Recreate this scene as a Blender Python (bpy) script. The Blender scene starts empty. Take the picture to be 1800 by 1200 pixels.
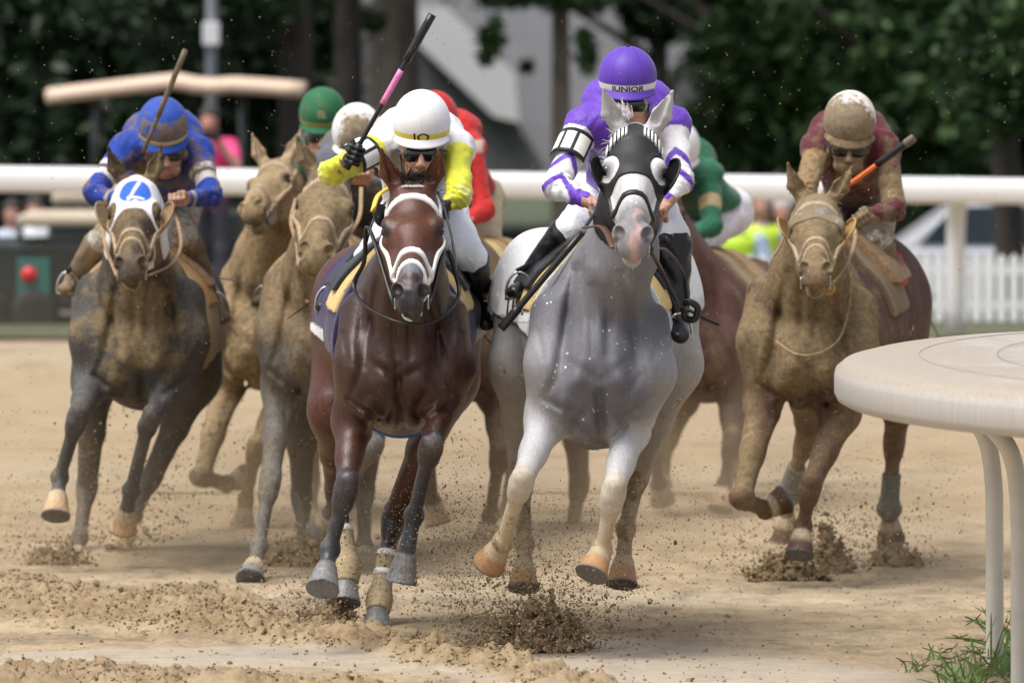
import bpy, math, random
import numpy as np
from mathutils import Vector, Matrix
rnd = random.Random(7); nrnd = np.random.default_rng(7)
# ------------------------------------------------------------ camera, world, sun, exposure
SC = bpy.context.scene
F = 13500.0; H0 = 2.55; YH = 5.0          # focal length in photo pixels (1800 wide), camera height, horizon row
cam_d = bpy.data.cameras.new('camera'); cam = bpy.data.objects.new('camera', cam_d)
SC.collection.objects.link(cam); SC.camera = cam
cam.location = (0, 0, H0); cam.rotation_euler = (math.radians(90), 0, 0)
cam_d.sensor_width = 36; cam_d.lens = 36 * F / 1800; cam_d.shift_y = -(600 - YH) / 1800
cam_d.clip_start = 0.5; cam_d.clip_end = 2000
cam_d.dof.use_dof = True; cam_d.dof.focus_distance = 30.1; cam_d.dof.aperture_fstop = 3.8
world = bpy.data.worlds.new('World'); SC.world = world; world.use_nodes = True
SUN_EL, SUN_AZ = math.radians(66), math.radians(235)
nt = world.node_tree; nt.nodes.clear()
wo = nt.nodes.new('ShaderNodeOutputWorld'); bg = nt.nodes.new('ShaderNodeBackground'); sk = nt.nodes.new('ShaderNodeTexSky')
sk.sky_type = 'NISHITA'; sk.sun_disc = False; sk.sun_elevation = SUN_EL; sk.sun_rotation = SUN_AZ
sk.air_density = 1.0; sk.dust_density = 4.0; sk.ozone_density = 1.0
bg.inputs[1].default_value = 0.115
hsv = nt.nodes.new('ShaderNodeHueSaturation'); hsv.inputs['Saturation'].default_value = .35; nt.links.new(sk.outputs[0], hsv.inputs['Color']); nt.links.new(hsv.outputs[0], bg.inputs[0]); nt.links.new(bg.outputs[0], wo.inputs[0])
sun_d = bpy.data.lights.new('sun', 'SUN'); sun = bpy.data.objects.new('sun', sun_d); SC.collection.objects.link(sun)
sun_d.energy = 2.0; sun_d.angle = math.radians(38); sun_d.color = (1, 0.955, 0.89)
sdir = Vector((math.sin(SUN_AZ) * math.cos(SUN_EL), math.cos(SUN_AZ) * math.cos(SUN_EL), math.sin(SUN_EL)))
sun.rotation_euler = sdir.to_track_quat('Z', 'Y').to_euler()
SC.view_settings.view_transform = 'Standard'; SC.view_settings.look = 'None'
SC.view_settings.exposure = 0.70; SC.view_settings.gamma = 1
SC.render.engine = 'CYCLES'; SC.cycles.use_denoising = True
SC.cycles.max_bounces = 6; SC.cycles.transparent_max_bounces = 12; SC.cycles.volume_bounces = 1
SC.cycles.caustics_reflective = False; SC.cycles.caustics_refractive = False

def A(*v): return np.array(v, dtype=float)
def W(px, py, Y): return A((px - 900) / F * Y, Y, H0 - (py - YH) / F * Y)
def nrm(v): v = np.asarray(v, float); return v / max(np.linalg.norm(v), 1e-9)

# ------------------------------------------------------------ implicit surfaces
def frame(f, side=(1, 0, 0)):
    f = nrm(f); x = np.asarray(side, float); x = nrm(x - f * np.dot(x, f)); return x, f, np.cross(f, x)

class Fr:                                   # local frame: x lateral, f forward, u = f x x
    def __init__(s, o, x, f, u, k=1.0): s.o = np.asarray(o, float); s.M = np.array([x, f, u]); s.k = k
    def w(s, a, b, c): return s.o + s.k * (a * s.M[0] + b * s.M[1] + c * s.M[2])
    def l(s, X, Y, Z):
        X = X - s.o[0]; Y = Y - s.o[1]; Z = Z - s.o[2]
        return [(X * m[0] + Y * m[1] + Z * m[2]) / s.k for m in s.M]

class S:
    def __init__(s): s.ops = []; s.post = None
    def add(s, fn, lo, hi, k, op, tag): s.ops.append((fn, np.array(lo), np.array(hi), k, op, tag)); return s
    def cap(s, a, b, ra, rb, k=.03, tag=None, op='u', side=(1, 0, 0)):
        a = np.asarray(a, float); b = np.asarray(b, float)
        if np.isscalar(ra): ra = (ra, ra)
        if np.isscalar(rb): rb = (rb, rb)
        L = max(np.linalg.norm(b - a), 1e-6); w = (b - a) / L
        sd = np.asarray(side, float); u = sd - w * np.dot(sd, w)
        if np.linalg.norm(u) < .05: u = np.array([0, 0, 1.]) - w * w[2]
        u = nrm(u); v = np.cross(w, u)
        def fn(X, Y, Z):
            X = X - a[0]; Y = Y - a[1]; Z = Z - a[2]
            t = (X * w[0] + Y * w[1] + Z * w[2]) / L; tc = np.clip(t, 0, 1); al = (t - tc) * L
            ru = ra[0] + (rb[0] - ra[0]) * tc; rv = ra[1] + (rb[1] - ra[1]) * tc; rm = np.minimum(ru, rv)
            q = (X * u[0] + Y * u[1] + Z * u[2]) / ru; r = (X * v[0] + Y * v[1] + Z * v[2]) / rv; al = al / rm
            k0 = np.sqrt(q * q + r * r + al * al) + 1e-6
            k1 = np.sqrt((q / ru) ** 2 + (r / rv) ** 2 + (al / rm) ** 2) + 1e-6
            return k0 * (k0 - 1) / k1
        m1 = max(ra); m2 = max(rb)
        return s.add(fn, np.minimum(a - m1, b - m2), np.maximum(a + m1, b + m2), k, op, tag)
    def ell(s, c, r, M=None, k=.03, tag=None, op='u'):
        c = np.asarray(c, float); r = np.asarray(r, float) if not np.isscalar(r) else A(r, r, r)
        M = np.eye(3) if M is None else M
        def fn(X, Y, Z):
            X = X - c[0]; Y = Y - c[1]; Z = Z - c[2]; a = 0; b = 0
            for i in range(3):
                q = (X * M[i][0] + Y * M[i][1] + Z * M[i][2]) / r[i]; a = a + q * q; b = b + (q / r[i]) ** 2
            a = np.sqrt(a) + 1e-6; return a * (a - 1) / (np.sqrt(b) + 1e-6)
        m = r.max(); return s.add(fn, c - m, c + m, k, op, tag)
    def frus(s, a, b, ra, rb, k=.006, tag=None, side=(1, 0, 0), sq=1.0):     # capped cone (hoof)
        a = np.asarray(a, float); b = np.asarray(b, float); L = np.linalg.norm(b - a); w = (b - a) / L
        sl = (rb - ra) / L; cs = 1 / math.sqrt(1 + sl * sl)
        def fn(X, Y, Z):
            X = X - a[0]; Y = Y - a[1]; Z = Z - a[2]; t = X * w[0] + Y * w[1] + Z * w[2]
            r = np.sqrt(np.maximum(X * X + Y * Y + Z * Z - t * t, 0))
            return np.maximum((r - (ra + sl * t)) * cs, np.maximum(-t, t - L))
        m = max(ra, rb) + .01; return s.add(fn, np.minimum(a, b) - m, np.maximum(a, b) + m, k, 'u', tag)
    def bounds(s, pad=.03):
        lo = np.min([o[1] for o in s.ops if o[4] == 'u'], 0) - pad; hi = np.max([o[2] for o in s.ops if o[4] == 'u'], 0) + pad
        return lo, hi
    def grid(s, lo, hi, h):
        n = np.maximum(np.ceil((np.asarray(hi) - lo) / h).astype(int) + 1, 3)
        ax = [(lo[i] + h * np.arange(n[i])).astype(np.float64) for i in range(3)]
        f = np.full(n, .5, np.float32)
        for fn, a, b, k, op, tag in s.ops:
            m = k + 3 * h
            i0 = np.clip(np.floor((a - m - lo) / h).astype(int), 0, n); i1 = np.clip(np.ceil((b + m - lo) / h).astype(int) + 1, 0, n)
            if np.any(i1 <= i0): continue
            X, Y, Z = [ax[i][i0[i]:i1[i]] for i in range(3)]
            d = fn(X[:, None, None], Y[None, :, None], Z[None, None, :]).astype(np.float32)
            sl = tuple(slice(i0[i], i1[i]) for i in range(3)); g = f[sl]
            if op == 'u': hh = np.maximum(k - np.abs(g - d), 0) / k; f[sl] = np.minimum(g, d) - hh * hh * k * .25
            else: hh = np.maximum(k - np.abs(-g - d), 0) / k; f[sl] = np.maximum(g, -d) + hh * hh * k * .25
        if s.post is not None: f = f + s.post(ax[0][:, None, None], ax[1][None, :, None], ax[2][None, None, :]).astype(np.float32)
        return f, ax
    def colors(s, V, pal, tau=.02):
        num = np.zeros((len(V), 4)); den = np.zeros(len(V)); X, Y, Z = V.T
        ds = []; cs = []
        for fn, a, b, k, op, tag in s.ops:
            if op != 'u' or tag is None: continue
            ds.append(fn(X, Y, Z)); cs.append(pal[tag])
        D = np.array(ds); D = D - D.min(0); hf = np.array([o[5] in ('hoof', 'shoe', 'cor') for o in s.ops if o[4] == 'u' and o[5] is not None]); tv = np.full(len(V), tau)
        if hf.any(): isH = hf[D.argmin(0)]; tv[isH] = .0025
        for q_, (d, c) in enumerate(zip(D, cs)):
            w = np.exp(-d / tv)
            if hf[q_]: w = w * isH
            num += w[:, None] * np.array(c, float); den += w
        return num / den[:, None]

def snets(f, lo, h):
    s = f < 0; n = np.array(f.shape) - 1
    c = np.zeros(n, np.uint8)
    for i in (0, 1):
        for j in (0, 1):
            for k in (0, 1): c += s[i:i + n[0], j:j + n[1], k:k + n[2]]
    I, J, K = np.nonzero((c > 0) & (c < 8))
    idx = np.full(n, -1, np.int64); idx[I, J, K] = np.arange(len(I))
    acc = np.zeros((len(I), 3)); cnt = np.zeros(len(I))
    cor = [(i, j, k) for i in (0, 1) for j in (0, 1) for k in (0, 1)]
    val = {q: f[I + q[0], J + q[1], K + q[2]].astype(float) for q in cor}
    for q in cor:
        for a in range(3):
            if q[a] == 0:
                q2 = list(q); q2[a] = 1; q2 = tuple(q2); v0 = val[q]; v1 = val[q2]
                m = (v0 < 0) != (v1 < 0); t = np.where(m, v0 / np.where(m, v0 - v1, 1), 0)
                for b in range(3): acc[:, b] += np.where(m, t if b == a else q[b], 0)
                cnt += m
    V = lo + h * (np.stack([I, J, K], 1) + acc / cnt[:, None])
    Q = []
    for a in range(3):
        b, c2 = (a + 1) % 3, (a + 2) % 3
        sl0 = [slice(None)] * 3; sl1 = [slice(None)] * 3; sl0[a] = slice(0, -1); sl1[a] = slice(1, None)
        d0 = s[tuple(sl0)]; d1 = s[tuple(sl1)]; E = np.argwhere(d0 != d1)
        E = E[(E[:, b] > 0) & (E[:, c2] > 0) & (E[:, b] < n[b]) & (E[:, c2] < n[c2])]
        if not len(E): continue
        def g(db, dc):
            e = E.copy(); e[:, b] += db; e[:, c2] += dc; return idx[e[:, 0], e[:, 1], e[:, 2]]
        q = np.stack([g(-1, -1), g(0, -1), g(0, 0), g(-1, 0)], 1)
        fl = d0[E[:, 0], E[:, 1], E[:, 2]]; q[~fl] = q[~fl][:, ::-1]; Q.append(q)
    Q = np.concatenate(Q) if Q else np.zeros((0, 4), int)
    return V, Q

# ------------------------------------------------------------ objects
def mesh(name, V, Q, mat, parent=None, col=None, mud=None, smooth=True, midx=None):
    me = bpy.data.meshes.new(name); V = np.asarray(V, float)
    if isinstance(Q, np.ndarray) and Q.ndim == 2:
        k = Q.shape[1]; me.vertices.add(len(V)); me.vertices.foreach_set('co', V.ravel())
        me.loops.add(Q.size); me.loops.foreach_set('vertex_index', Q.ravel().astype(np.int32))
        me.polygons.add(len(Q)); me.polygons.foreach_set('loop_start', np.arange(0, Q.size, k, dtype=np.int32))
        me.polygons.foreach_set('loop_total', np.full(len(Q), k, np.int32)); me.update(calc_edges=True)
    else:
        me.from_pydata([tuple(v) for v in V], [], [tuple(int(i) for i in q) for q in Q]); me.update()
    me.polygons.foreach_set('use_smooth', np.full(len(me.polygons), smooth))
    for m in (mat if isinstance(mat, (list, tuple)) else [mat]): me.materials.append(m)
    if midx is not None: me.polygons.foreach_set('material_index', np.asarray(midx, np.int32))
    if col is not None:
        at = me.attributes.new('Col', 'FLOAT_COLOR', 'POINT'); c = np.ones((len(V), 4)); c[:, :3] = np.asarray(col)[..., :3]; at.data.foreach_set('color', c.ravel())
    if mud is not None:
        at = me.attributes.new('mud', 'FLOAT', 'POINT'); at.data.foreach_set('value', (np.zeros(len(V)) + mud).astype(np.float32))
    o = bpy.data.objects.new(name, me); SC.collection.objects.link(o)
    if parent is not None: o.parent = parent; o.matrix_parent_inverse = Matrix.Translation(-parent.location)
    return o
def tag(o, label=None, cat=None, group=None, kind=None):
    if label: o['label'] = label
    if cat: o['category'] = cat
    if group: o['group'] = group
    if kind: o['kind'] = kind
    return o
def root(name, loc, label, cat, group=None):
    o = bpy.data.objects.new(name, None); SC.collection.objects.link(o); o.location = loc; o.empty_display_size = .1
    return tag(o, label, cat, group)
def lump(name, sdf, h, mat, parent, pal=None, mudf=None, clip=None, t=0, box=None, colf=None, tau=.02):
    lo, hi = sdf.bounds(.02 + t + h * 2) if box is None else box
    f, ax = sdf.grid(lo, hi, h)
    if t: f = f - t
    if clip is not None: f = np.maximum(f, clip(ax[0][:, None, None], ax[1][None, :, None], ax[2][None, None, :]).astype(np.float32))
    V, Q = snets(f, np.asarray(lo), h)
    if not len(V): print('EMPTY', name); return None
    col = sdf.colors(V, pal, tau) if pal else None
    if colf is not None: col = colf(V, col)
    mud = mudf(V) if mudf is not None else 0.0
    return mesh(name, V, Q, mat, parent, col, mud)
def crom(P, n=8):
    P = [np.asarray(p, float) for p in P]; P = [2 * P[0] - P[1]] + P + [2 * P[-1] - P[-2]]; out = []
    for i in range(1, len(P) - 2):
        for j in range(n):
            t = j / n; a, b, c, d = P[i - 1:i + 3]
            out.append(.5 * (2 * b + (c - a) * t + (2 * a - 5 * b + 4 * c - d) * t * t + (3 * b - a - 3 * c + d) * t ** 3))
    out.append(P[-2]); return np.array(out)
def tube(P, r, n=8, flat=1.0, up=None):
    P = np.asarray(P, float); m = len(P); r = np.zeros(m) + r; V = []; T = np.gradient(P, axis=0)
    u = None
    for i in range(m):
        t = nrm(T[i])
        if up is not None: u = np.asarray(up, float)
        elif u is None: u = A(0, 0, 1) if abs(t[2]) < .9 else A(1, 0, 0)
        u = nrm(u - t * np.dot(u, t)); v = np.cross(t, u)
        for j in range(n):
            a = 2 * math.pi * j / n; V.append(P[i] + r[i] * (math.cos(a) * u * flat + math.sin(a) * v))
    Q = [(i * n + j, i * n + (j + 1) % n, (i + 1) * n + (j + 1) % n, (i + 1) * n + j) for i in range(m - 1) for j in range(n)]
    V += [P[0], P[-1]]; e = m * n
    Q += [((j + 1) % n, j, e, e) for j in range(n)]; Q += [((m - 1) * n + j, (m - 1) * n + (j + 1) % n, e + 1, e + 1) for j in range(n)]
    Q = [q if q[2] != q[3] else q[:3] for q in Q]
    return V, Q
class MB:
    def __init__(s): s.V = []; s.Q = []; s.m = []
    def add(s, V, Q, m=0):
        b = len(s.V); s.V += [tuple(v) for v in V]; s.Q += [tuple(int(i) + b for i in q) for q in Q]; s.m += [m] * len(Q); return s
    def tube(s, P, r, n=8, m=0, flat=1.0, up=None, sm=0):
        if sm: P = crom(P, sm)
        V, Q = tube(P, r, n, flat, up); return s.add(V, Q, m)
    def box(s, c, d, R=None, m=0, bev=0):
        c = np.asarray(c, float); d = np.asarray(d, float) / 2; R = np.eye(3) if R is None else R
        V = [c + R @ (d * A(i, j, k)) for i in (-1, 1) for j in (-1, 1) for k in (-1, 1)]
        return s.add(V, [(0, 1, 3, 2), (4, 6, 7, 5), (0, 4, 5, 1), (2, 3, 7, 6), (0, 2, 6, 4), (1, 5, 7, 3)], m)
    def lathe(s, c, prof, n=16, axis=(0, 0, 1), m=0):
        ax = nrm(axis); u = nrm(np.cross(ax, A(1, 0, 0) if abs(ax[0]) < .8 else A(0, 1, 0))); v = np.cross(ax, u); V = []
        for r, z in prof:
            for j in range(n):
                a = 2 * math.pi * j / n; V.append(np.asarray(c, float) + ax * z + r * (math.cos(a) * u + math.sin(a) * v))
        Q = [(i * n + j, i * n + (j + 1) % n, (i + 1) * n + (j + 1) % n, (i + 1) * n + j) for i in range(len(prof) - 1) for j in range(n)]
        return s.add(V, Q, m)
    def obj(s, name, mat, parent=None, smooth=False, bevel=0):
        o = mesh(name, s.V, s.Q, mat, parent, smooth=smooth, midx=s.m)
        if bevel:
            b = o.modifiers.new('b', 'BEVEL'); b.width = bevel; b.segments = 2; b.limit_method = 'ANGLE'
        return o
def text_pts(txt, size=1.0, bold=0.0):
    cu = bpy.data.curves.new('t', 'FONT'); cu.body = txt; cu.size = size; cu.align_x = 'CENTER'; cu.align_y = 'CENTER'; cu.offset = bold; cu.resolution_u = 3
    o = bpy.data.objects.new('t', cu); me = bpy.data.meshes.new_from_object(o)
    V = np.array([v.co[:] for v in me.vertices]); Q = [tuple(p.vertices) for p in me.polygons]
    bpy.data.objects.remove(o); bpy.data.curves.remove(cu); bpy.data.meshes.remove(me)
    if txt[0] == 'J':      # the font's J has almost no hook
        J_ = V[V[:, 0] < V[:, 0].min() + .16 * size]; ym = V[:, 1].min(); xr = V[:, 0].min() + .09 * size; a = np.linspace(0, -math.pi * .92, 9); R_, w_ = .15 * size, .045 * size; c_ = (xr - R_ + .04 * size, ym + R_ + w_ * .2); n0 = len(V)
        hk = np.array([[c_[0] + (R_ + s_ * w_) * math.cos(t), c_[1] + (R_ + s_ * w_) * math.sin(t), 0] for t in a for s_ in (-1, 1)]); V = np.concatenate([V, hk]); Q = Q + [(n0 + 2 * i, n0 + 2 * i + 1, n0 + 2 * i + 3, n0 + 2 * i + 2) for i in range(8)]
    return V, Q

# ------------------------------------------------------------ materials
def newmat(name):
    m = bpy.data.materials.new(name); m.use_nodes = True; n = m.node_tree; b = n.nodes['Principled BSDF']; return m, n, b
def NZ(n, scale, detail=4, rough=.6, coord=None, typ='ShaderNodeTexNoise'):
    t = n.nodes.new(typ); t.inputs['Scale'].default_value = scale
    if 'Detail' in t.inputs: t.inputs['Detail'].default_value = detail; t.inputs['Roughness'].default_value = rough
    if coord is not None: n.links.new(coord, t.inputs['Vector'])
    return t
def GEO(n): return n.nodes.new('ShaderNodeNewGeometry').outputs['Position']
def OBJC(n): return n.nodes.new('ShaderNodeTexCoord').outputs['Object']
def RAMP(n, inp, stops):
    r = n.nodes.new('ShaderNodeValToRGB'); e = r.color_ramp.elements
    while len(e) < len(stops): e.new(.5)
    for q, (p, c) in zip(e, stops): q.position = p; q.color = (c if not np.isscalar(c) else (c, c, c)) + ((1,) if True else ())
    n.links.new(inp, r.inputs[0]); return r.outputs[0]
def MIX(n, fac, a, b, typ='MIX'):
    m = n.nodes.new('ShaderNodeMix'); m.data_type = 'RGBA'; m.blend_type = typ
    for k, v in ((0, fac), (6, a), (7, b)):
        if isinstance(v, bpy.types.NodeSocket): n.links.new(v, m.inputs[k])
        elif np.isscalar(v): m.inputs[k].default_value = v
        else: m.inputs[k].default_value = tuple(v) + (1,)
    return m.outputs[2]
def MATH(n, op, a, b=None, clamp=False):
    m = n.nodes.new('ShaderNodeMath'); m.operation = op; m.use_clamp = clamp
    for k, v in ((0, a), (1, b)):
        if v is None: continue
        if isinstance(v, bpy.types.NodeSocket): n.links.new(v, m.inputs[k])
        else: m.inputs[k].default_value = v
    return m.outputs[0]
def BUMP(n, b, h, strength, dist):
    u = n.nodes.new('ShaderNodeBump'); u.inputs['Strength'].default_value = strength; u.inputs['Distance'].default_value = dist
    n.links.new(h, u.inputs['Height']); n.links.new(u.outputs[0], b.inputs['Normal'])
MUDC = (.27, .20, .11); MUDD = (.12, .085, .048)
def coat(name, rough=.55, sheen=.0, spec=.4, speck=.5, var=.25, fib=.2, mudc=MUDC, mudd=MUDD, speckc=(.62, .55, .42), hairs=(190, 190, 28), hairw=1.5, rsc=5, ridge=1.5, spsc=60):
    """vertex colour 'Col' + mud by attribute 'mud' with noise edges, splatter specks, fine bump"""
    m, n, b = newmat(name); g = GEO(n)
    at = n.nodes.new('ShaderNodeAttribute'); at.attribute_name = 'Col'; am = n.nodes.new('ShaderNodeAttribute'); am.attribute_name = 'mud'
    n1 = NZ(n, 7, 5, .65, g); n2 = NZ(n, 38, 4, .7, g); n3 = NZ(n, 170, 2, .6, g)
    n0 = NZ(n, 2.6, 2, .5, g); v = MATH(n, 'ADD', MATH(n, 'ADD', MATH(n, 'MULTIPLY', n1.outputs[0], .42), MATH(n, 'MULTIPLY', n2.outputs[0], .28)), MATH(n, 'MULTIPLY', n0.outputs[0], .3))
    c = MIX(n, 1.0, at.outputs[0], RAMP(n, v, [(.3, 1 - var), (.7, 1 + var)]), 'MULTIPLY'); mq = n.nodes.new('ShaderNodeMapping'); mq.inputs['Scale'].default_value = (hairs[0] * .6, hairs[1] * .6, hairs[2] * .5); n.links.new(g, mq.inputs[0]); c = MIX(n, 1.0, c, RAMP(n, NZ(n, 1, 3, .6, mq.outputs[0]).outputs[0], [(.3, 1 - var * .8), (.7, 1 + var * .8)]), 'MULTIPLY')
    mk = MATH(n, 'ADD', am.outputs['Fac'], MATH(n, 'MULTIPLY', MATH(n, 'SUBTRACT', v, .5), 3.2))
    mk = RAMP(n, mk, [(.38, 0.), (.62, 1.)])
    mc = MIX(n, RAMP(n, n2.outputs[0], [(.35, 0.), (.68, 1.)]), mudc, mudd)
    c = MIX(n, MATH(n, 'MULTIPLY', mk, .93), c, mc)
    vo = n.nodes.new('ShaderNodeTexVoronoi'); vo.inputs['Scale'].default_value = spsc; n.links.new(g, vo.inputs['Vector'])
    sp = MATH(n, 'LESS_THAN', vo.outputs['Distance'], MATH(n, 'MULTIPLY', RAMP(n, n1.outputs[0], [(.45, 0.), (.75, .35)]), speck))
    c = MIX(n, sp, c, speckc)
    n.links.new(c, b.inputs['Base Color'])
    r = MATH(n, 'ADD', MATH(n, 'MULTIPLY', mk, .9 - rough), rough); r = MATH(n, 'ADD', r, MATH(n, 'MULTIPLY', MATH(n, 'SUBTRACT', n2.outputs[0], .5), .3), True)
    n.links.new(r, b.inputs['Roughness']); b.inputs['Specular IOR Level'].default_value = spec
    if sheen: b.inputs['Sheen Weight'].default_value = sheen; b.inputs['Sheen Roughness'].default_value = .4
    mp = n.nodes.new('ShaderNodeMapping'); mp.inputs['Scale'].default_value = hairs; n.links.new(g, mp.inputs[0]); nh = NZ(n, 1, 3, .6, mp.outputs[0]); nh.inputs['Distortion'].default_value = .6
    rv = n.nodes.new('ShaderNodeTexNoise'); rv.noise_type = 'RIDGED_MULTIFRACTAL'; rv.inputs['Scale'].default_value = rsc; rv.inputs['Detail'].default_value = 3; rv.inputs['Distortion'].default_value = 1.2; n.links.new(g, rv.inputs['Vector'])
    hh = MATH(n, 'ADD', MATH(n, 'ADD', n3.outputs[0], MATH(n, 'MULTIPLY', nh.outputs[0], hairw)), MATH(n, 'MULTIPLY', mk, MATH(n, 'MULTIPLY', n2.outputs[0], 3.0)))
    hh = MATH(n, 'ADD', hh, MATH(n, 'MULTIPLY', rv.outputs[0], ridge))
    BUMP(n, b, hh, fib, .004); return m
def plain(name, c, rough=.5, var=.12, scale=30, bump=.1, metal=0, spec=.5, coatw=0, emit=None, mud=0.0, trans=0):
    m, n, b = newmat(name); g = GEO(n); t = NZ(n, scale, 5, .65, g)
    col = MIX(n, 1.0, c, RAMP(n, t.outputs[0], [(.3, 1 - var), (.7, 1 + var)]), 'MULTIPLY')
    if mud:
        t2 = NZ(n, 14, 6, .75, g); mk = RAMP(n, t2.outputs[0], [(.62 - mud * .4, 0.), (.72 - mud * .4, 1.)]); col = MIX(n, mk, col, MIX(n, t.outputs[0], MUDC, MUDD))
    n.links.new(col, b.inputs['Base Color']); b.inputs['Roughness'].default_value = rough; b.inputs['Metallic'].default_value = metal
    b.inputs['Specular IOR Level'].default_value = spec; b.inputs['Coat Weight'].default_value = coatw
    if trans: b.inputs['Transmission Weight'].default_value = trans
    if emit: b.inputs['Emission Color'].default_value = emit + (1,); b.inputs['Emission Strength'].default_value = 1
    if bump: BUMP(n, b, t.outputs[0], bump, .01)
    return m
M = {}
M['coat_dull'] = coat('horse coat matt', .66, 0, .22, .55, .42, .45)
M['coat_gray'] = coat('horse coat grey', .55, 0, .3, 1.0, .15, .34, spsc=36, speckc=(.6, .6, .6), mudc=(.33, .235, .12), mudd=(.17, .11, .05))
M['coat_bay'] = coat('horse coat glossy', .36, 0, .45, .5, .40, .28, speckc=(.30, .25, .19), mudc=(.20, .17, .13), mudd=(.10, .09, .08))
M['cloth'] = coat('silk cloth', .45, .15, .35, 0, .03, .55, hairs=(30, 30, 22), hairw=2.5, rsc=12, ridge=3.2)
M['cloth_mud'] = coat('muddy silk cloth', .7, .15, .2, .4, .12, .45, hairs=(30, 30, 22), hairw=2.5, rsc=9, ridge=2.0)
M['helmet_cloth'] = coat('helmet cover', .5, .1, .3, 0, .03, .10, hairs=(30, 30, 30), hairw=1, ridge=.3)
M['helmet_mud'] = coat('muddy helmet cover', .65, .1, .25, .3, .12, .25, hairs=(40, 40, 40), hairw=1, ridge=.5)
M['skin'] = coat('skin', .5, 0, .4, .0, .08, .1, hairs=(60, 60, 60), hairw=.4, ridge=.2)
M['black_leather'] = plain('black leather', (.012, .012, .014), .33, .3, 60, .15)
M['brown_leather'] = plain('brown leather', (.09, .04, .025), .5, .3, 60, .2)
M['patent'] = plain('patent black boot', (.008, .008, .01), .24, .2, 22, .5, spec=.45)
M['muddy_leather'] = plain('muddy leather', (.30, .2, .11), .7, .4, 50, .4)
M['white_strap'] = plain('white nylon strap', (.78, .78, .77), .45, .08, 40, .1)
M['dark_rubber'] = plain('rubber', (.02, .02, .022), .6, .3, 80, .3)
M['eye'] = plain('eye', (.012, .007, .005), .06, .2, 30, 0, spec=.8)
M['steel'] = plain('steel', (.5, .5, .5), .3, .1, 30, .05, metal=1)
M['hair_gray'] = plain('grey hair', (.55, .55, .57), .6, .4, 90, .1)
M['hair_dark'] = plain('dark hair', (.012, .01, .009), .5, .4, 90, .1)
M['hair_mud'] = plain('muddy hair', (.17, .15, .13), .7, .4, 40, .2)
# ------------------------------------------------------------ horse
def head_prims(s, H, T='head', TM='muzzle', ears=True, earup=((-.30, -.1, 1), (.30, -.1, 1)), mouth=.0):
    w = H.w; k = H.k; B = H.M
    def E(c, r, kk=.03, tag=T, op='u', M=None): s.ell(w(*c), A(*r) * k, B if M is None else M, kk * k, tag, op)
    def C(a, b, ra, rb, kk=.03, tag=T, op='u'):
        s.cap(w(*a), w(*b), tuple(A(*ra) * k), tuple(A(*rb) * k), kk * k, tag, op, side=B[0])
    E((0, .07, -.07), (.082, .12, .092), .05)                               # cranium
    C((0, .06, -.035), (0, .22, -.065), (.075, .055), (.097, .075), .03)      # forehead
    C((0, .22, -.07), (0, .44, -.068), (.088, .078), (.045, .062), .04)
    C((0, .24, -.012), (0, .50, -.014), (.040, .022), (.025, .026), .03)       # nasal bone
    C((0, .44, -.06), (0, .56, -.058), (.047, .06), (.050, .056), .04, TM)
    for q in (-1, 1):
        E((q * .052, .17, -.165), (.032, .11, .085), .04)                   # jowl
        C((q * .05, .2, -.22), (q * .026, .46, -.135), (.018, .03), (.014, .022), .05)
        E((q * .082, .19, -.022), (.030, .045, .028), .025)                 # brow
        E((q * .085, .235, -.062), (.024, .034, .022), .015)                # lower lid
        C((q * .085, .24, -.085), (q * .060, .40, -.085), (.012, .014), (.008, .01), .03)   # facial crest
        E((q * .099, .210, -.034), (.018, .021, .018), .006, T, 's')        # eye socket
        E((q * .042, .548, -.038), (.031, .042, .036), .018, TM)            # nostril wing
        E((q * .052, .574, -.018), (.023, .034, .020), .010, TM, 's', None)
        E((q * .052, .585, -.045), (.010, .018, .02), .01, TM, 's')
        E((q * .035, .04, -.015), (.032, .035, .035), .03)
    E((0, .590, -.075), (.044, .032, .036), .03, TM)                        # upper lip
    E((0, .565 - mouth * .3, -.125 - mouth), (.032, .036, .024), .018, TM)   # lower lip
    E((0, .525, -.140 - mouth * .5), (.028, .04, .024), .03, TM)
    C((-.05, .60, -.108 - mouth * .4), (.05, .60, -.108 - mouth * .4), (.008, .006 + mouth * .3), (.008, .006 + mouth * .3), .008, TM, 's')
    if ears:
        for q, d in zip((-1, 1), earup):
            d = nrm(d); b = A(q * .052, .012, .0); e = b + d * .175; m = b + d * .075 + A(q * .008, 0, 0)
            C(tuple(b), tuple(m), (.026, .020), (.036, .020), .03, 'ear'); C(tuple(m), tuple(e), (.036, .018), (.005, .006), .012, 'ear')
            C(tuple(b + d * .035 + A(0, .012, .022)), tuple(e - d * .03 + A(0, .004, .014)), (.021, .017), (.007, .010), .006, 'ear', 's')

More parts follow.
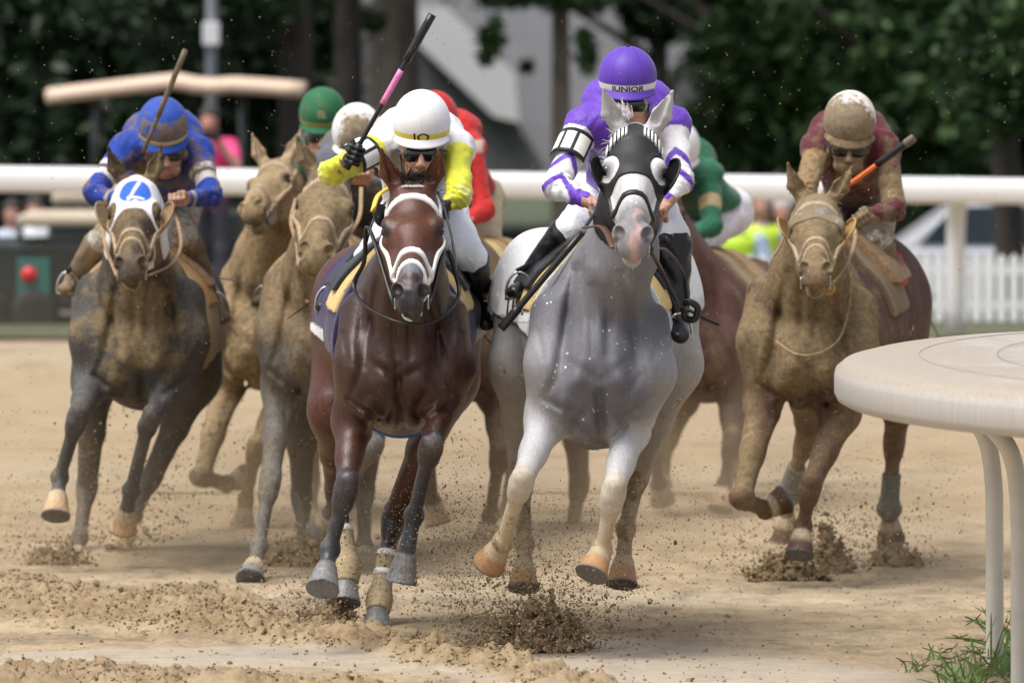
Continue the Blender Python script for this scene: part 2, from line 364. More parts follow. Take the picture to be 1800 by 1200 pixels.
AUTO_GROOVES = [((.09, .33), (.155, -.02), .020, .014), ((0, -.14), (0, -.32), .020, .018), ((.01, -.08), (.12, .0), .018, .005), ((.07, -.02), (.095, -.15), .038, -.016),
    ((.21, -.15), (.09, -.235), .013, .015), ((.17, -.05), (.205, -.14), .012, .010), ((.032, .28), (.03, .02), .016, .010), ((.20, .05), (.19, -.10), .03, -.012), ((.05, -.20), (.12, -.29), .016, .012),
    ((.13, -.16), (.15, -.24), .02, -.010), ((.235, .10), (.215, .0), .012, .007)]
def build_horse(sp):
    Y0 = sp['Y']; P = lambda p: W(p[0], p[1], Y0 + (p[2] if len(p) > 2 else 0))
    s = S(); h = sp.get('h', .011)
    ch = P(sp['chest']); ru = P(sp['rump']); ax = nrm(ru - ch); side = nrm(np.cross(A(0, 0, 1), ax)); side = side if side[0] > 0 else -side
    up = np.cross(side, ax); up = up if up[2] > 0 else -up; L = np.linalg.norm(ru - ch); g = sp.get('g', 1.0)
    hw = sp.get('hw', (.17, .235, .265, .30, .285, .30, .22)); hh = sp.get('hh', (.22, .285, .33, .33, .30, .28, .20))
    dz = sp.get('dz', (-.06, -.02, -.01, .0, .03, .07, .06)); st = (.0, .13, .32, .52, .72, .88, 1.0)
    C = [ch + ax * L * t + up * d for t, d in zip(st, dz)]
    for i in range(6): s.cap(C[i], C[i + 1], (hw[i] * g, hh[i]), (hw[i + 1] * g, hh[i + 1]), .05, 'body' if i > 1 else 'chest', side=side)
    wi = ch + ax * .38 * L + up * .33; s.cap(wi, ch + ax * .75 * L + up * .26, (.07, .07), (.08, .07), .10, 'body', side=side)
    # neck
    pol = P(sp['poll']); mz = sp['muzzle']; hl = sp.get('hl', .62); hk = hl / .60
    mp = W(mz[0], mz[1], pol[1] - .3); d2 = math.hypot(mp[0] - pol[0], mp[2] - pol[2]); dy = -math.sqrt(max(hl * hl - d2 * d2, .01))
    mp = W(mz[0], mz[1], pol[1] + dy); roll = sp.get('roll', 0); hs = sp.get('hside', (1, 0, math.sin(math.radians(roll))))
    x, f, u = frame(mp - pol, hs)
    if u[1] > 0: u = -u
    # x,f,u with u toward the camera
    H = Fr(pol, x, f, u, hk)
    nw = sp.get('nw', (.185, .145, .105)); nb = ch + ax * L * .16 + up * .17; oc = H.w(0, .06, -.13)
    nm = sp.get('nmid'); nm = P(nm) if nm is not None else (nb + oc) / 2 + A(0, .0, -.02)
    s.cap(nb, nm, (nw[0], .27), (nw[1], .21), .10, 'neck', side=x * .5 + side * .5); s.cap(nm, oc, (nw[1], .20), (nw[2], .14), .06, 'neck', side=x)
    wp = ch + ax * L * .30 + up * .30
    s.cap(wp, pol + u * -.02 + A(0, .05, -.01), (.06, .08), (.045, .05), .10, 'neck', side=x)
    for q in (-1, 1):    # chest muscles, shoulder blades
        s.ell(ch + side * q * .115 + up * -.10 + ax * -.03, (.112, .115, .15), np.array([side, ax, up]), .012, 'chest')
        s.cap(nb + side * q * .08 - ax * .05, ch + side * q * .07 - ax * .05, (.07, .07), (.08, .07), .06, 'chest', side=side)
    pal = sp['pal']
    for kind, pts in sp['legs']:
        p = [P(t) for t in pts]; lg = sp.get('lg', 1.0)
        ff = nrm(p[-2] - p[-3]); 
        if kind == 'F':
            sh, el, kn, fe, ho = p
            s.cap(sh + up * .18 + ax * .12, sh, (.09, .12), (.105, .12), .05, 'chest', side=side)
            s.cap(sh, el, (.10, .12), (.085, .10), .06, 'fleg', side=side)
            a, b, tg = el, kn, ('fleg', 'knee', 'shank'); r0, r1, r2, r3 = .078, .042, .045, .028
            s.cap(a, a + (b - a) * .55, (r0, r0 * 1.15), (.052, .060), .05, tg[0], side=side); s.cap(a + (b - a) * .5, b, (.052, .060), (r1, r1), .03, tg[0], side=side)
            for q, r_ in ((-1, .030), (1, .034)): s.cap(a + side * q * .045 + A(0, -.03, -.02), a + (b - a) * .62 + side * q * .022 + A(0, -.022, 0), r_ * 1.1, .018, .010, tg[0]); s.cap(a + (b - a) * .6 + side * q * .02 + A(0, -.022, 0), b + side * q * .018 + A(0, -.02, 0), .018, .012, .010, tg[0])
        else:
            hi, stf, kn, fe, ho = p
            s.cap(hi, stf, (.13, .20), (.105, .15), .09, 'thigh', side=side)
            tg = ('thigh', 'hock', 'shank2'); r1, r2, r3 = .047, .044, .031; m = stf + (kn - stf) * .5
            s.cap(stf, m, (.095, .14), (.062, .09), .06, tg[0], side=side); s.cap(m, kn, (.060, .085), (r1, .055), .04, tg[0], side=side)
            s.cap(kn + A(0, .05, .05), kn + A(0, .02, -.05), (.022, .03), (.025, .03), .03, 'hock', side=side)
        kd = nrm(fe - kn)
        s.cap(kn - kd * .04, kn + kd * .045, (r2 * 1.04 * lg, r2 * 1.05 * lg), (r2 * .96 * lg, r2 * lg), .022, tg[1], side=side)
        for q in (-1, 1): s.ell(kn + side * q * .020 + A(0, -.016, .012 * q), (.022, .028, .030), k=.009, tag=tg[1]); s.ell(kn + side * q * .020 + kd * .04 + A(0, -.012, 0), (.018, .022, .02), k=.008, tag=tg[1])
        s.cap(kn, fe, (r3 * 1.15, r3 * 1.3), (r3, r3 * 1.35), .03, tg[2], side=side)
        s.cap(kn + A(0, .024, -.03), fe + A(0, .026, 0), (.012, .012), (.016, .013), .007, tg[2], side=side)
        s.ell(fe, (.043 * lg, .045 * lg, .045 * lg), k=.016, tag='fet'); s.ell(fe + A(0, .03, -.01), (.025, .025, .03), k=.02, tag='fet')
        hd = nrm(ho - fe); hl2 = np.linalg.norm(ho - fe); cor = ho - hd * .078
        s.cap(fe, cor, (.028, .033), (.035, .036), .014, 'past', side=side)
        # hoof : flares toward the toe
        s.frus(cor + hd * .005, ho, .046 * lg, .066 * lg, .006, 'hoof'); s.frus(ho - hd * .004, ho + hd * .006, .067 * lg, .068 * lg, .002, 'shoe'); s.cap(cor - hd * .008, cor + hd * .010, .045 * lg, .050 * lg, .008, 'cor')
    nl = sp.get('leg_noise', 0)
    head_prims(s, H, earup=sp.get('ears', ((-.30, -.1, 1), (.30, -.1, 1))), mouth=sp.get('mouth', 0.0))
    if sp.get('extra'): sp['extra'](s, H, P)
    gv = []
    for a, b, w_, am in sp.get('grooves', []):
        a = W(a[0], a[1], Y0); b = W(b[0], b[1], Y0); gv.append((a[0], a[2], b[0] - a[0], b[2] - a[2], w_, am))
    for (x1, z1), (x2, z2), w_, am in AUTO_GROOVES:
        for q in ((-1, 1) if abs(x1) + abs(x2) > 0 else (1,)): gv.append((ch[0] + q * x1, ch[2] + z1, q * (x2 - x1), z2 - z1, w_, am * sp.get('ag', 1.5)))
    ydep = sp.get('gdepth', .30)
    def post(X, Y, Z):
        t = 0; msk = np.clip((Y0 + ydep - Y) / .1, 0, 1)
        for ax_, az, dx, dz_, w_, am in gv:
            q = np.clip(((X - ax_) * dx + (Z - az) * dz_) / (dx * dx + dz_ * dz_ + 1e-9), 0, 1)
            t = t + am * (1 - .5 * np.abs(2 * q - 1)) * np.exp(-((X - ax_ - q * dx) ** 2 + (Z - az - q * dz_) ** 2) / (w_ * w_))
        return t * msk
    if gv: s.post = post
    r = root(sp.get('name', 'race_horse'), tuple(ch * A(1, 1, 0)), sp['label'], 'horse', 'race horses galloping down the dirt track')
    # two resolutions of the same surface in one mesh, cut by a plane through the neck
    cp = H.w(0, -.02, -.02) + A(0, .12, -.16); hlo = np.minimum(H.w(0, .3, 0), pol) - .38 * hk; hhi = np.maximum(H.w(0, .3, 0), pol) + .34 * hk
    pal4 = dict(pal); pal4['shoe'] = (.13, .13, .135, .1); pal4.setdefault('cor', (.46, .37, .25, .1))
    h2 = sp.get('hhead', h * .5); boxes = [(hlo, hhi, h2)]
    for kind, pts in sp['legs']:
        fe, ho = P(pts[-2]), P(pts[-1]); c = fe + (ho - fe) * .62; b = (c - .10, c + .10, h2 * 1.1)
        if all(np.any(b[0] > q[1]) or np.any(b[1] < q[0]) for q in boxes): boxes.append(b)
    lo, hi = s.bounds(.03); f, axs = s.grid(lo, hi, h); V, Q = snets(f, lo, h); Vs = [V]; keep = np.ones(len(Q), bool); n = len(V); Qn = []
    for a, b, hs_ in boxes:
        ins = ((V > a + h * 1.5) & (V < b - h * 1.5)).all(1); keep &= ~ins[Q].all(1)
        f2, _ = s.grid(a, b, hs_); v, q = snets(f2, a, hs_); Vs.append(v); Qn.append(q + n); n += len(v)
    V = np.concatenate(Vs); Q = np.concatenate([Q[keep]] + Qn)
    used = np.zeros(len(V), bool); used[Q.ravel()] = True; re = np.cumsum(used) - 1; V = V[used]; Q = re[Q]
    col = s.colors(V, pal4, sp.get('tau', .022))
    mud = np.clip(col[:, 3], 0, 1); col = col[:, :3]
    ha, hf, hu = H.l(*V.T)
    for q in (-1, 1):
        de = np.clip(1.6 - np.sqrt((ha - q * .090) ** 2 + ((hf - .212) * .8) ** 2 + (hu + .020) ** 2) / .022, 0, .9)[:, None]; col = col * (1 - de) + np.array([.02, .016, .014]) * de; mud = mud * (1 - de[:, 0])
        dn = np.clip(1.5 - np.sqrt(((ha - q * .052) / .8) ** 2 + ((hf - .575) * .7) ** 2 + (hu + .025) ** 2) / .020, 0, .9)[:, None]; col = col * (1 - dn) + np.array([.012, .009, .009]) * dn; mud = mud * (1 - dn[:, 0])
    if sp.get('colf'): col, mud = sp['colf'](V, col, mud, H, P)
    body = mesh('body', V, Q, M[sp.get('mat', 'coat_dull')], r, col, mud)
    for q in (-1, 1):
        e = MB(); c = H.w(q * sp.get('eo', .0905), .212, -.024 if 'eo' in sp else -.035); n = 14
        prof = [(.021 * hk * math.sin(a), -.021 * hk * math.cos(a)) for a in np.linspace(.01, math.pi - .01, 10)]
        e.lathe(c, prof, 14, x); e.obj('eye', M['eye'], r, True)
    # tail
    tb = ru + ax * .19 + up * .12; t = MB()
    for i in range(70):
        a = nrnd.normal(0, 1, 3); p0 = tb + a * A(.02, .015, .015); p1 = p0 + A(a[0] * .03, .2, -.02); p2 = p1 + A(a[0] * .05, .28, -.10 + a[2] * .03); p3 = p2 + A(a[0] * .06, .26 + .05 * a[1], -.22 + a[2] * .05)
        t.tube([p0, p1, p2, p3], A(*[.010, .010, .009, .009, .008, .007, .006, .005, .004, .002]), 5, sm=3)
    t.obj('tail', M[sp.get('hair', 'hair_dark')], r, True)
    return dict(r=r, s=s, H=H, P=P, ch=ch, ru=ru, ax=ax, up=up, side=side, L=L, C=C, h=h, hk=hk, nb=nb)

def headstrap(h, name, mat, fn, t=.006, hh=.004, box=None, pal=None, colf=None):
    """conformal piece on the head: the head surface pushed out by t, cut by fn(x, f, u) in head units"""
    H = h['H']; c = H.w(0, .28, -.08); R = .42 * H.k; s3 = S(); s3.ops = [o for o in h['s'].ops if o[5] != 'ear' and o[4] == 'u']
    lo, hi = c - R, c + R
    return lump(name, s3, hh, mat, h['r'], clip=lambda X, Y, Z: fn(*H.l(X, Y, Z)) * H.k, t=t, box=(lo, hi), colf=colf)
def absd(a, w): return np.abs(a) - w
def seg_fu(f, u, a, b):      # distance to a segment in the (f,u) plane
    d = A(*b) - A(*a); L2 = float(d @ d); t = np.clip(((f - a[0]) * d[0] + (u - a[1]) * d[1]) / L2, 0, 1)
    return np.sqrt((f - a[0] - t * d[0]) ** 2 + (u - a[1] - t * d[1]) ** 2)
def bridle(h, m_nose, m_cheek, cross=True, hh=.005, brow=True, drop=False, nose_w=.011, nose_t=.008, rein_end=None, ringm='steel'):
    mx = np.maximum
    def nose(x, f, u): return mx(absd((f - .395) + .25 * (u + .05), nose_w), -.30 - u + 0 * f)
    headstrap(h, 'noseband', m_nose, nose, nose_t, hh)
    if cross:
        def fig(x, f, u): return mx(absd((f - .475) + .55 * (u + .03), nose_w * .62), u * 0 - .03 - x * 0)
        headstrap(h, 'drop_noseband', m_nose, fig, nose_t * .8, hh)
    def cheek(x, f, u):
        d = np.minimum(seg_fu(f, u, (.02, -.05), (.40, -.085)), seg_fu(f, u, (.40, -.085), (.505, -.115))) - .009
        return mx(d, .03 - np.abs(x))
    headstrap(h, 'cheekpiece', m_cheek, cheek, .007, hh)
    def crown(x, f, u): return mx(absd(f - .018 - .25 * u, .011), 0 * x - 1)
    headstrap(h, 'crownpiece', m_cheek, crown, .006, hh)
    if brow:
        def br(x, f, u): return mx(absd(f - .095 + .30 * (u + .0), .0125), -.075 - u)
        headstrap(h, 'browband', m_cheek, br, .007, hh)
    H = h['H']
    for q in (-1, 1):
        rg = MB(); c = H.w(q * .058, .505, -.115); n = 16; R = .030
        pts = [c + R * (math.cos(a) * H.M[1] + math.sin(a) * H.M[2]) for a in np.linspace(0, 2 * math.pi, n)]
        rg.tube(pts, .0045, 6); rg.obj('bit_ring', M[ringm], h['r'], True)
def bit_pt(h, q): return h['H'].w(q * .062, .515, -.125)
def strap_tube(h, name, pts, r, mat, flat=1.0, sm=6, up=None):
    t = MB(); t.tube(pts, r, 8, flat=flat, sm=sm, up=up); return t.obj(name, mat, h['r'] if isinstance(h, dict) else h, True)
def blinker_cups(h, mat, sc=1.0, rim=None):
    H = h['H']
    for q in (-1, 1):
        V = []; nu, nv = 20, 7
        for i in range(nu + 1):
            a = math.pi * (i / nu - .5) * 1.06
            for j in range(nv + 1):
                b = j / nv; bulge = math.sin(b * math.pi * .55)
                V.append(H.w(q * (.104 + sc * (.018 * b + .036 * bulge * max(math.cos(a), 0))), .207 + sc * .072 * math.sin(a) * (.75 + .25 * bulge), -.088 + .098 * b * (.55 + .45 * max(math.cos(a), 0))))
        Q = [(i * (nv + 1) + j, (i + 1) * (nv + 1) + j, (i + 1) * (nv + 1) + j + 1, i * (nv + 1) + j + 1) for i in range(nu) for j in range(nv)]
        o = mesh('blinker_cup', V, np.array(Q), mat, h['r'])
        m = o.modifiers.new('s', 'SOLIDIFY'); m.thickness = .004
        r_ = MB(); r_.tube([V[i * (nv + 1) + nv] for i in range(nu + 1)], .0045, 6); r_.obj('blinker_rim', rim or mat, h['r'], True)
def saddle_kit(h, cloth_col, pad_m, len0=.36, len1=.80, low=-.12, hh=.008, cmat='cloth', colf=None, saddle=True, girth=None, t=.016, name='saddle_cloth', sm=None):
    ch, ax, up, side, L = (h[k] for k in ('ch', 'ax', 'up', 'side', 'L'))
    def loc(X, Y, Z):
        X = X - ch[0]; Y = Y - ch[1]; Z = Z - ch[2]; f = lambda v: X * v[0] + Y * v[1] + Z * v[2]; return f(side), f(ax) / L, f(up)
    def clip(X, Y, Z):
        a, b, c = loc(X, Y, Z); return np.maximum(np.abs(b - (len0 + len1) / 2) * L - (len1 - len0) / 2 * L, low - c + .10 * (b - len0))
    lo = np.min(h['C'], 0) - A(.5, 0, .45); hi = np.max(h['C'], 0) + A(.5, .2, .5)
    s2 = S(); s2.ops = [o for o in h['s'].ops if o[5] in ('body', 'chest', 'thigh')]
    def cf(V, c):
        c = np.zeros((len(V), 3)) + cloth_col
        if colf: a, b, cc = loc(*V.T); c = colf(c, a, b, cc)
        return c
    lump(name, s2, hh, M[cmat], h['r'], clip=clip, t=t, box=(lo, hi), colf=cf)
    def padc(X, Y, Z):
        a, b, c = loc(X, Y, Z); return np.maximum(absd(b - .50, .10) * L, .12 - c)
    if pad_m: lump('saddle_pad', s2, hh, pad_m, h['r'], clip=padc, t=t + .012, box=(lo, hi))
    def sdc(X, Y, Z):
        a, b, c = loc(X, Y, Z); return np.maximum(absd(b - .55, .09) * L, .20 - c)
    if saddle: lump('saddle', s2, hh, sm or M['black_leather'], h['r'], clip=sdc, t=t + .03, box=(lo, hi))
    if girth:
        def gc(X, Y, Z):
            a, b, c = loc(X, Y, Z); return np.maximum(absd(b - .36, .035) * L, c - .12)
        lump('girth', s2, hh, girth, h['r'], clip=gc, t=.012, box=(lo, hi))
    return loc
# ------------------------------------------------------------ people
def pat(c, d, col, w=.006):
    m = np.clip(.5 - d / w, 0, 1)[:, None]; return c * (1 - m) + np.array(col, float)[:3] * m
SKIN = (.42, .235, .16, 0)
def fist(s, c, g, d, k=1.0, tagn='hand', r=.0095):
    """closed hand at c round an axis g; d = direction from wrist to knuckles"""
    g = nrm(g); d = nrm(d - g * np.dot(d, g)); n = np.cross(g, d)
    s.ell(c - d * .030 * k + n * .012, (.042 * k, .034 * k, .017 * k), np.array([g, d, n]), .012, tagn)
    for i in range(4):
        o = c + g * (i - 1.5) * .0205 * k; ln = (.9, 1, .97, .82)[i]
        p = [o + n * .020 * k - d * .012, o + n * .024 * k + d * .022 * ln, o - n * .004 + d * .034 * ln, o - n * .026 * k + d * .018 * ln, o - n * .022 * k - d * .006]
        for a, b in zip(p[:-1], p[1:]): s.cap(a, b, r * k, r * .92 * k, .0045, tagn)
    t = [c - d * .045 + g * .036 * k - n * .002, c - d * .020 + g * .046 * k - n * .020, c + d * .006 + g * .030 * k - n * .033, c + d * .018 + g * .010 - n * .034]
    for a, b in zip(t[:-1], t[1:]): s.cap(a, b, r * 1.15 * k, r * 1.0 * k, .006, tagn)

def build_jockey(sp):
    Y0 = sp['Y']; P = lambda p: W(p[0], p[1], Y0 + (p[2] if len(p) > 2 else 0))
    s = S(); h = sp.get('h', .008)
    hc = P(sp['head']); hr = sp.get('hr', .115)
    pitch = math.radians(sp.get('pitch', 20)); yaw = math.radians(sp.get('yaw', 0)); roll = math.radians(sp.get('roll', 0))
    fw = A(math.sin(yaw) * math.cos(pitch), -math.cos(yaw) * math.cos(pitch), -math.sin(pitch))   # where the face looks
    x = nrm(A(math.cos(yaw), math.sin(yaw), 0)); u = nrm(np.cross(x, fw)); u = u if u[2] > 0 else -u
    x, u = x * math.cos(roll) + u * math.sin(roll), u * math.cos(roll) - x * math.sin(roll)
    K = hr / .115; H = Fr(hc, x, fw, u, K); B = H.M
    fp = pitch - math.radians(sp.get('face_up', 14)); fw2 = A(math.sin(yaw) * math.cos(fp), -math.cos(yaw) * math.cos(fp), -math.sin(fp)); xr, ur = x, nrm(np.cross(x, fw2)); ur = ur if ur[2] > 0 else -ur
    HH = H; H = Fr(hc + ur * -sp.get('face_dn', .058) * K - fw2 * .005, x, fw2, ur, K * 1.06); B = H.M
    def E(c, r, k=.02, t='face', op='u'): s.ell(H.w(*c), A(*r) * K, B, k, t, op)
    def Cc(a, b, ra, rb, k=.015, t='face', op='u'): s.cap(H.w(*a), H.w(*b), ra, rb, k, t, op, side=x)
    # helmet centre is (0,0,0); the face hangs below and in front of it
    E((0, .0, -.015), (.078, .092, .085), .02); E((0, .035, -.085), (.066, .062, .072), .03); E((0, .062, -.135), (.038, .034, .034), .03)
    Cc((-.035, .06, -.125), (.035, .06, -.125), (.03, .028), (.03, .028), .02)
    for q in (-1, 1):
        E((q * .036, .075, -.085), (.026, .020, .020), .02); E((q * .070, -.0, -.07), (.014, .022, .034), .01)
        E((q * .030, .095, -.045), (.020, .012, .014), .01, 'face', 's'); E((q * .014, .104, -.098), (.009, .010, .008), .008)
        E((q * .030, .083, -.047), (.012, .012, .012), .003, 'eyeball')
    Cc((0, .094, -.045), (0, .110, -.092), (.009, .010), (.014, .012), .012)
    Cc((-.020, .092, -.122), (.020, .092, -.122), (.007, .007), (.007, .007), .006, 'lips'); Cc((-.016, .089, -.136), (.016, .089, -.136), (.008, .007), (.008, .007), .006, 'lips')
    SL, SR, EL, ER, HL, HR, HIP = [P(sp[k]) for k in ('sl', 'sr', 'el', 'er', 'hl', 'hr_', 'hip')]
    NB = (SL + SR) / 2 + A(0, .03, .02)
    s.cap(H.w(0, -.02, -.08), NB, (.056, .058), (.065, .065), .04, 'face')
    J = S(); Br = S()
    sside = nrm(SR - SL)
    for q, r0 in ((s, 0), (J, .012)):
        q.cap(NB + A(0, .06, -.04), HIP, (.155 + r0, .115 + r0), (.145 + r0, .12 + r0), .05, 'shirt', side=sside)
        q.cap(SL, SR, (.068 + r0, .07 + r0), (.068 + r0, .07 + r0), .06, 'shirt')
        q.ell(NB + A(0, .12, sp.get('hump', .05)), A(.175, .16, .115) + r0, None, .06, 'shirt')
        for sh, e, w_, tg in ((SL, EL, HL, 'l'), (SR, ER, HR, 'r')):
            q.cap(sh, e, .054 + r0, .040 + r0 * .8, .035, 'arm' + tg); wr = w_ + nrm(e - w_) * .07
            q.cap(e, wr, .040 + r0 * .8, .028 + r0 * .4, .02, 'fore' + tg)
    KL, KR, AL, AR, TL, TR = [P(sp[k]) for k in ('kl', 'kr', 'al', 'ar', 'tl', 'tr')]
    for q, r0 in ((s, 0), (Br, .010)):
        q.ell(HIP, A(.165, .16, .14) + r0, None, .05, 'pants')
        for hx, k_, a_ in ((-.085, KL, AL), (.085, KR, AR)):
            q.cap(HIP + A(hx, 0, 0), k_, .084 + r0, .056 + r0, .05, 'pants'); q.cap(k_, k_ + (a_ - k_) * .35, .060 + r0 * .4, .046, .02, 'pants')
    for k_, a_, t_ in ((KL, AL, TL), (KR, AR, TR)): s.cap(k_, a_, .052, .030, .02, 'pants'); s.cap(a_, t_ * .8 + a_ * .2, .024, .014, .02, 'pants')
    ga = sp.get('gl', (1, 0, .1)), sp.get('gr', (1, 0, .1)); hands = S()
    for c, e, g in ((HL, EL, ga[0]), (HR, ER, ga[1])):
        wr = c + nrm(e - c) * .07
        for q in (s,): fist(q, c, A(*g), c - e, sp.get('hk', 1.0)); q.cap(c - nrm(c - e) * .03, wr - nrm(c - e) * .06, (.026, .024), (.028, .026), .015, 'hand')
    amp = sp.get('fold', .004)
    def folds(X, Y, Z):
        a = np.sin(X * 61 + 3 * np.sin(Z * 23 + Y * 9)) * np.sin(Z * 47 + 2.5 * np.sin(X * 31 + Y * 17)); b = np.sin(X * 19 - Z * 27 + 2 * np.sin(Z * 13 + 5 * Y)); return amp * (.6 * a + .8 * b)
    arms = [(SL, EL), (EL, HL), (SR, ER), (ER, HR)]
    def jfold(X, Y, Z):          # cloth gathers: rings near the elbows, long creases between
        t = folds(X, Y, Z)
        for i_, (a_, b_) in enumerate(arms):
            d_ = b_ - a_; L_ = np.linalg.norm(d_); d_ = d_ / L_; p_ = (X - a_[0]) * d_[0] + (Y - a_[1]) * d_[1] + (Z - a_[2]) * d_[2]; r2 = (X - a_[0] - p_ * d_[0]) ** 2 + (Y - a_[1] - p_ * d_[1]) ** 2 + (Z - a_[2] - p_ * d_[2]) ** 2
            near = np.exp(-((p_ - (L_ if i_ % 2 == 0 else 0)) / .085) ** 2) * np.exp(-r2 / .0065); t = t + near * .0042 * np.sin(p_ * 190 + 6 * np.sin((X + Z) * 26) + 40 * (X - a_[0]))
            t = t + .0035 * np.exp(-r2 / .006) * ((p_ > 0) & (p_ < L_)) * np.sin(p_ * 60 + (X + Z) * 75 + i_)
        return t
    J.post = jfold; Br.post = lambda X, Y, Z: folds(X, Y, Z) * .8
    r = root('person', (hc[0], hc[1], 0), sp['label'], 'jockey', 'jockeys crouching on their race horses')
    hcol = sp.get('glove', SKIN[:3]); dirt = sp.get('dirt', 0)
    lc = tuple(sp.get('sock', sp.get('pants', (.7, .7, .7))))
    pal = dict(face=sp.get('skin', SKIN[:3]) + (0,), lips=(.36, .14, .11, 0), hand=tuple(hcol) + (0,), shirt=(.3, .3, .3, 0), pants=lc + (0,), eyeball=(.05, .03, .02, 0))
    for k in ('arml', 'armr', 'forel', 'forer'): pal[k] = SKIN
    # body : coarse everywhere, fine around the head and the hands (one mesh)
    lo, hi = s.bounds(.02); f, axs = s.grid(lo, hi, h * 1.3); V, Q = snets(f, lo, h * 1.3)
    boxes = [(H.w(0, .02, -.05) - .15, H.w(0, .02, -.05) + .15), (HL - .075, HL + .075), (HR - .075, HR + .075)]
    Vs, Qs = [V], []; keep = np.ones(len(Q), bool)
    for a, b in boxes:
        ins = ((V > a + .012) & (V < b - .012)).all(1); keep &= ~ins[Q].all(1)
    Qs = [Q[keep]]; n = len(V)
    for a, b in boxes:
        h2 = h * .45; f2, _ = s.grid(a, b, h2); v, q = snets(f2, a, h2); Vs.append(v); Qs.append(q + n); n += len(v)
    V = np.concatenate(Vs); Q = np.concatenate(Qs); used = np.zeros(len(V), bool); used[Q.ravel()] = True; re = np.cumsum(used) - 1; V = V[used]; Q = re[Q]
    mesh('body', V, Q, M['skin'], r, s.colors(V, pal, .006)[:, :3], sp.get('face_mud', 0))
    jf = sp['jersey']; mudj = sp.get('mudj', 0)
    info = dict(H=HH, SL=SL, SR=SR, EL=EL, ER=ER, HL=HL, HR=HR, HIP=HIP, NB=NB, r=r, x=x, u=u, fw=fw)
    def jc(V, c):
        w = {k: J.colors(V, {t: ((1,) if t == k else (0,)) for t in ('shirt', 'arml', 'armr', 'forel', 'forer')}, .012)[:, 0] for k in ('shirt', 'arml', 'armr', 'forel', 'forer')}
        return jf(V, w, info)
    lump('jersey', J, h, M[sp.get('cm', 'cloth')], r, colf=jc, mudf=lambda V: mudj)
    pc = sp.get('pants', (.75, .75, .75))
    if sp.get('legs', True):
        lump('breeches', Br, h, M[sp.get('cm', 'cloth')], r, colf=lambda V, c: np.zeros((len(V), 3)) + pc, mudf=lambda V: sp.get('mudp', mudj))
        for k_, a_, t_, tt in ((KL, AL, TL, 'L'), (KR, AR, TR, 'R')):
            b = S(); top = k_ + (a_ - k_) * .10; d = nrm(t_ - a_)
            b.cap(top, a_, (.076, .078), (.045, .047), .02, 'b')
            b.ell(a_ + A(0, .015, -.02), (.040, .048, .04), None, .03, 'b'); b.cap(a_ + A(0, 0, -.02), t_, (.040, .040), (.036, .026), .02, 'b')
            b.cap(a_ + A(0, .05, -.055), a_ + A(0, .03, -.06), .02, .02, .01, 'b')
            b.post = lambda X, Y, Z: .003 * np.sin(Z * 70 + 3 * np.sin(X * 40)) * np.sin(X * 33 + Y * 20)
            bc = sp.get('boot_col')
            lump('boot', b, h * .8, sp.get('bootm', M['patent']), r, colf=(lambda V, c: bc(V, k_, a_)) if bc else None, mudf=lambda V: sp.get('mudb', .5))
            st = MB(); c = t_ + (a_ - t_) * .35; w2 = .052
            pts = [c + A(w2 * math.cos(a), 0, -.02 + .085 * math.sin(a) if math.sin(a) > 0 else -.035) for a in np.linspace(-.5, math.pi + .5, 14)] 
            st.tube(pts + [pts[0]], .006, 6); ix = A(.05 if tt == 'L' else -.05, .05, 0); st.tube([pts[7], pts[7] * .5 + k_ * .5 + ix, k_ + ix * 1.6], .007, 6, flat=2, m=1)
            st.obj('stirrup', [M['steel'], M['black_leather']], r, True)
    # helmet with cover, band and peak
    FF = H; H = HH; B = H.M
    hm = S(); hx = sp.get('hx', (.117, .138, .132)); hm.ell(H.w(0, -.01, .0), A(*hx) * K, B, .01, 'h')
    hc2 = sp['helmet']; bandc = sp.get('band'); pk = sp.get('peak', True)
    def hclip(X, Y, Z):
        a, b, c = H.l(X, Y, Z); return (-.045 - c) * K
    def hcol(V, c):
        a, b, cc = H.l(*V.T); col = np.zeros((len(V), 3)) + hc2
        if bandc is not None: bt_, bb_ = sp.get('band_top', -.012), sp.get('band_bot', -.040); col = pat(col, np.abs(cc - (bt_ + bb_) / 2) - (bt_ - bb_) / 2, bandc, .004)
        if sp.get('helmet_f'): col = sp['helmet_f'](col, a, b, cc)
        return col
    hmf = (lambda V: np.clip(sp['hmud'](*H.l(*V.T)), 0, 1)) if sp.get('hmud') else None
    lump('helmet', hm, min(h * .55, .0045), M[{'cloth': 'helmet_cloth', 'cloth_mud': 'helmet_mud'}[sp.get('hmat', 'cloth')]], r, clip=hclip, colf=hcol, mudf=hmf)
    bt = MB(); bt.lathe(H.w(0, -.01, .12), [(.0, .006), (.006, .005), (.009, .002), (.010, -.003)], 10, u); bt.obj('helmet_button', M['cloth'], r, True)
    me_ = bpy.data.objects[-1] if False else None
    if pk:   # peak : curved brim sheet
        V = []; n = 20; m = 5
        for i in range(n + 1):
            a = (i / n - .5) * 2.3
            for j in range(m + 1):
                t = j / m; R = 1 + .17 * t * math.cos(a * .78) ** 1.5
                V.append(H.w(.117 * R * math.sin(a), .135 * R * math.cos(a) - .01, -.043 - .030 * t * math.cos(a * .8) + .004))
        Q = np.array([(i * (m + 1) + j, i * (m + 1) + j + 1, (i + 1) * (m + 1) + j + 1, (i + 1) * (m + 1) + j) for i in range(n) for j in range(m)])
        o = mesh('helmet_peak', V, Q, M[{'cloth': 'helmet_cloth', 'cloth_mud': 'helmet_mud'}[sp.get('hmat', 'cloth')]], r, np.zeros((len(V), 3)) + sp.get('peakc', hc2), sp.get('peakmud', 0)); md = o.modifiers.new('s', 'SOLIDIFY'); md.thickness = .005
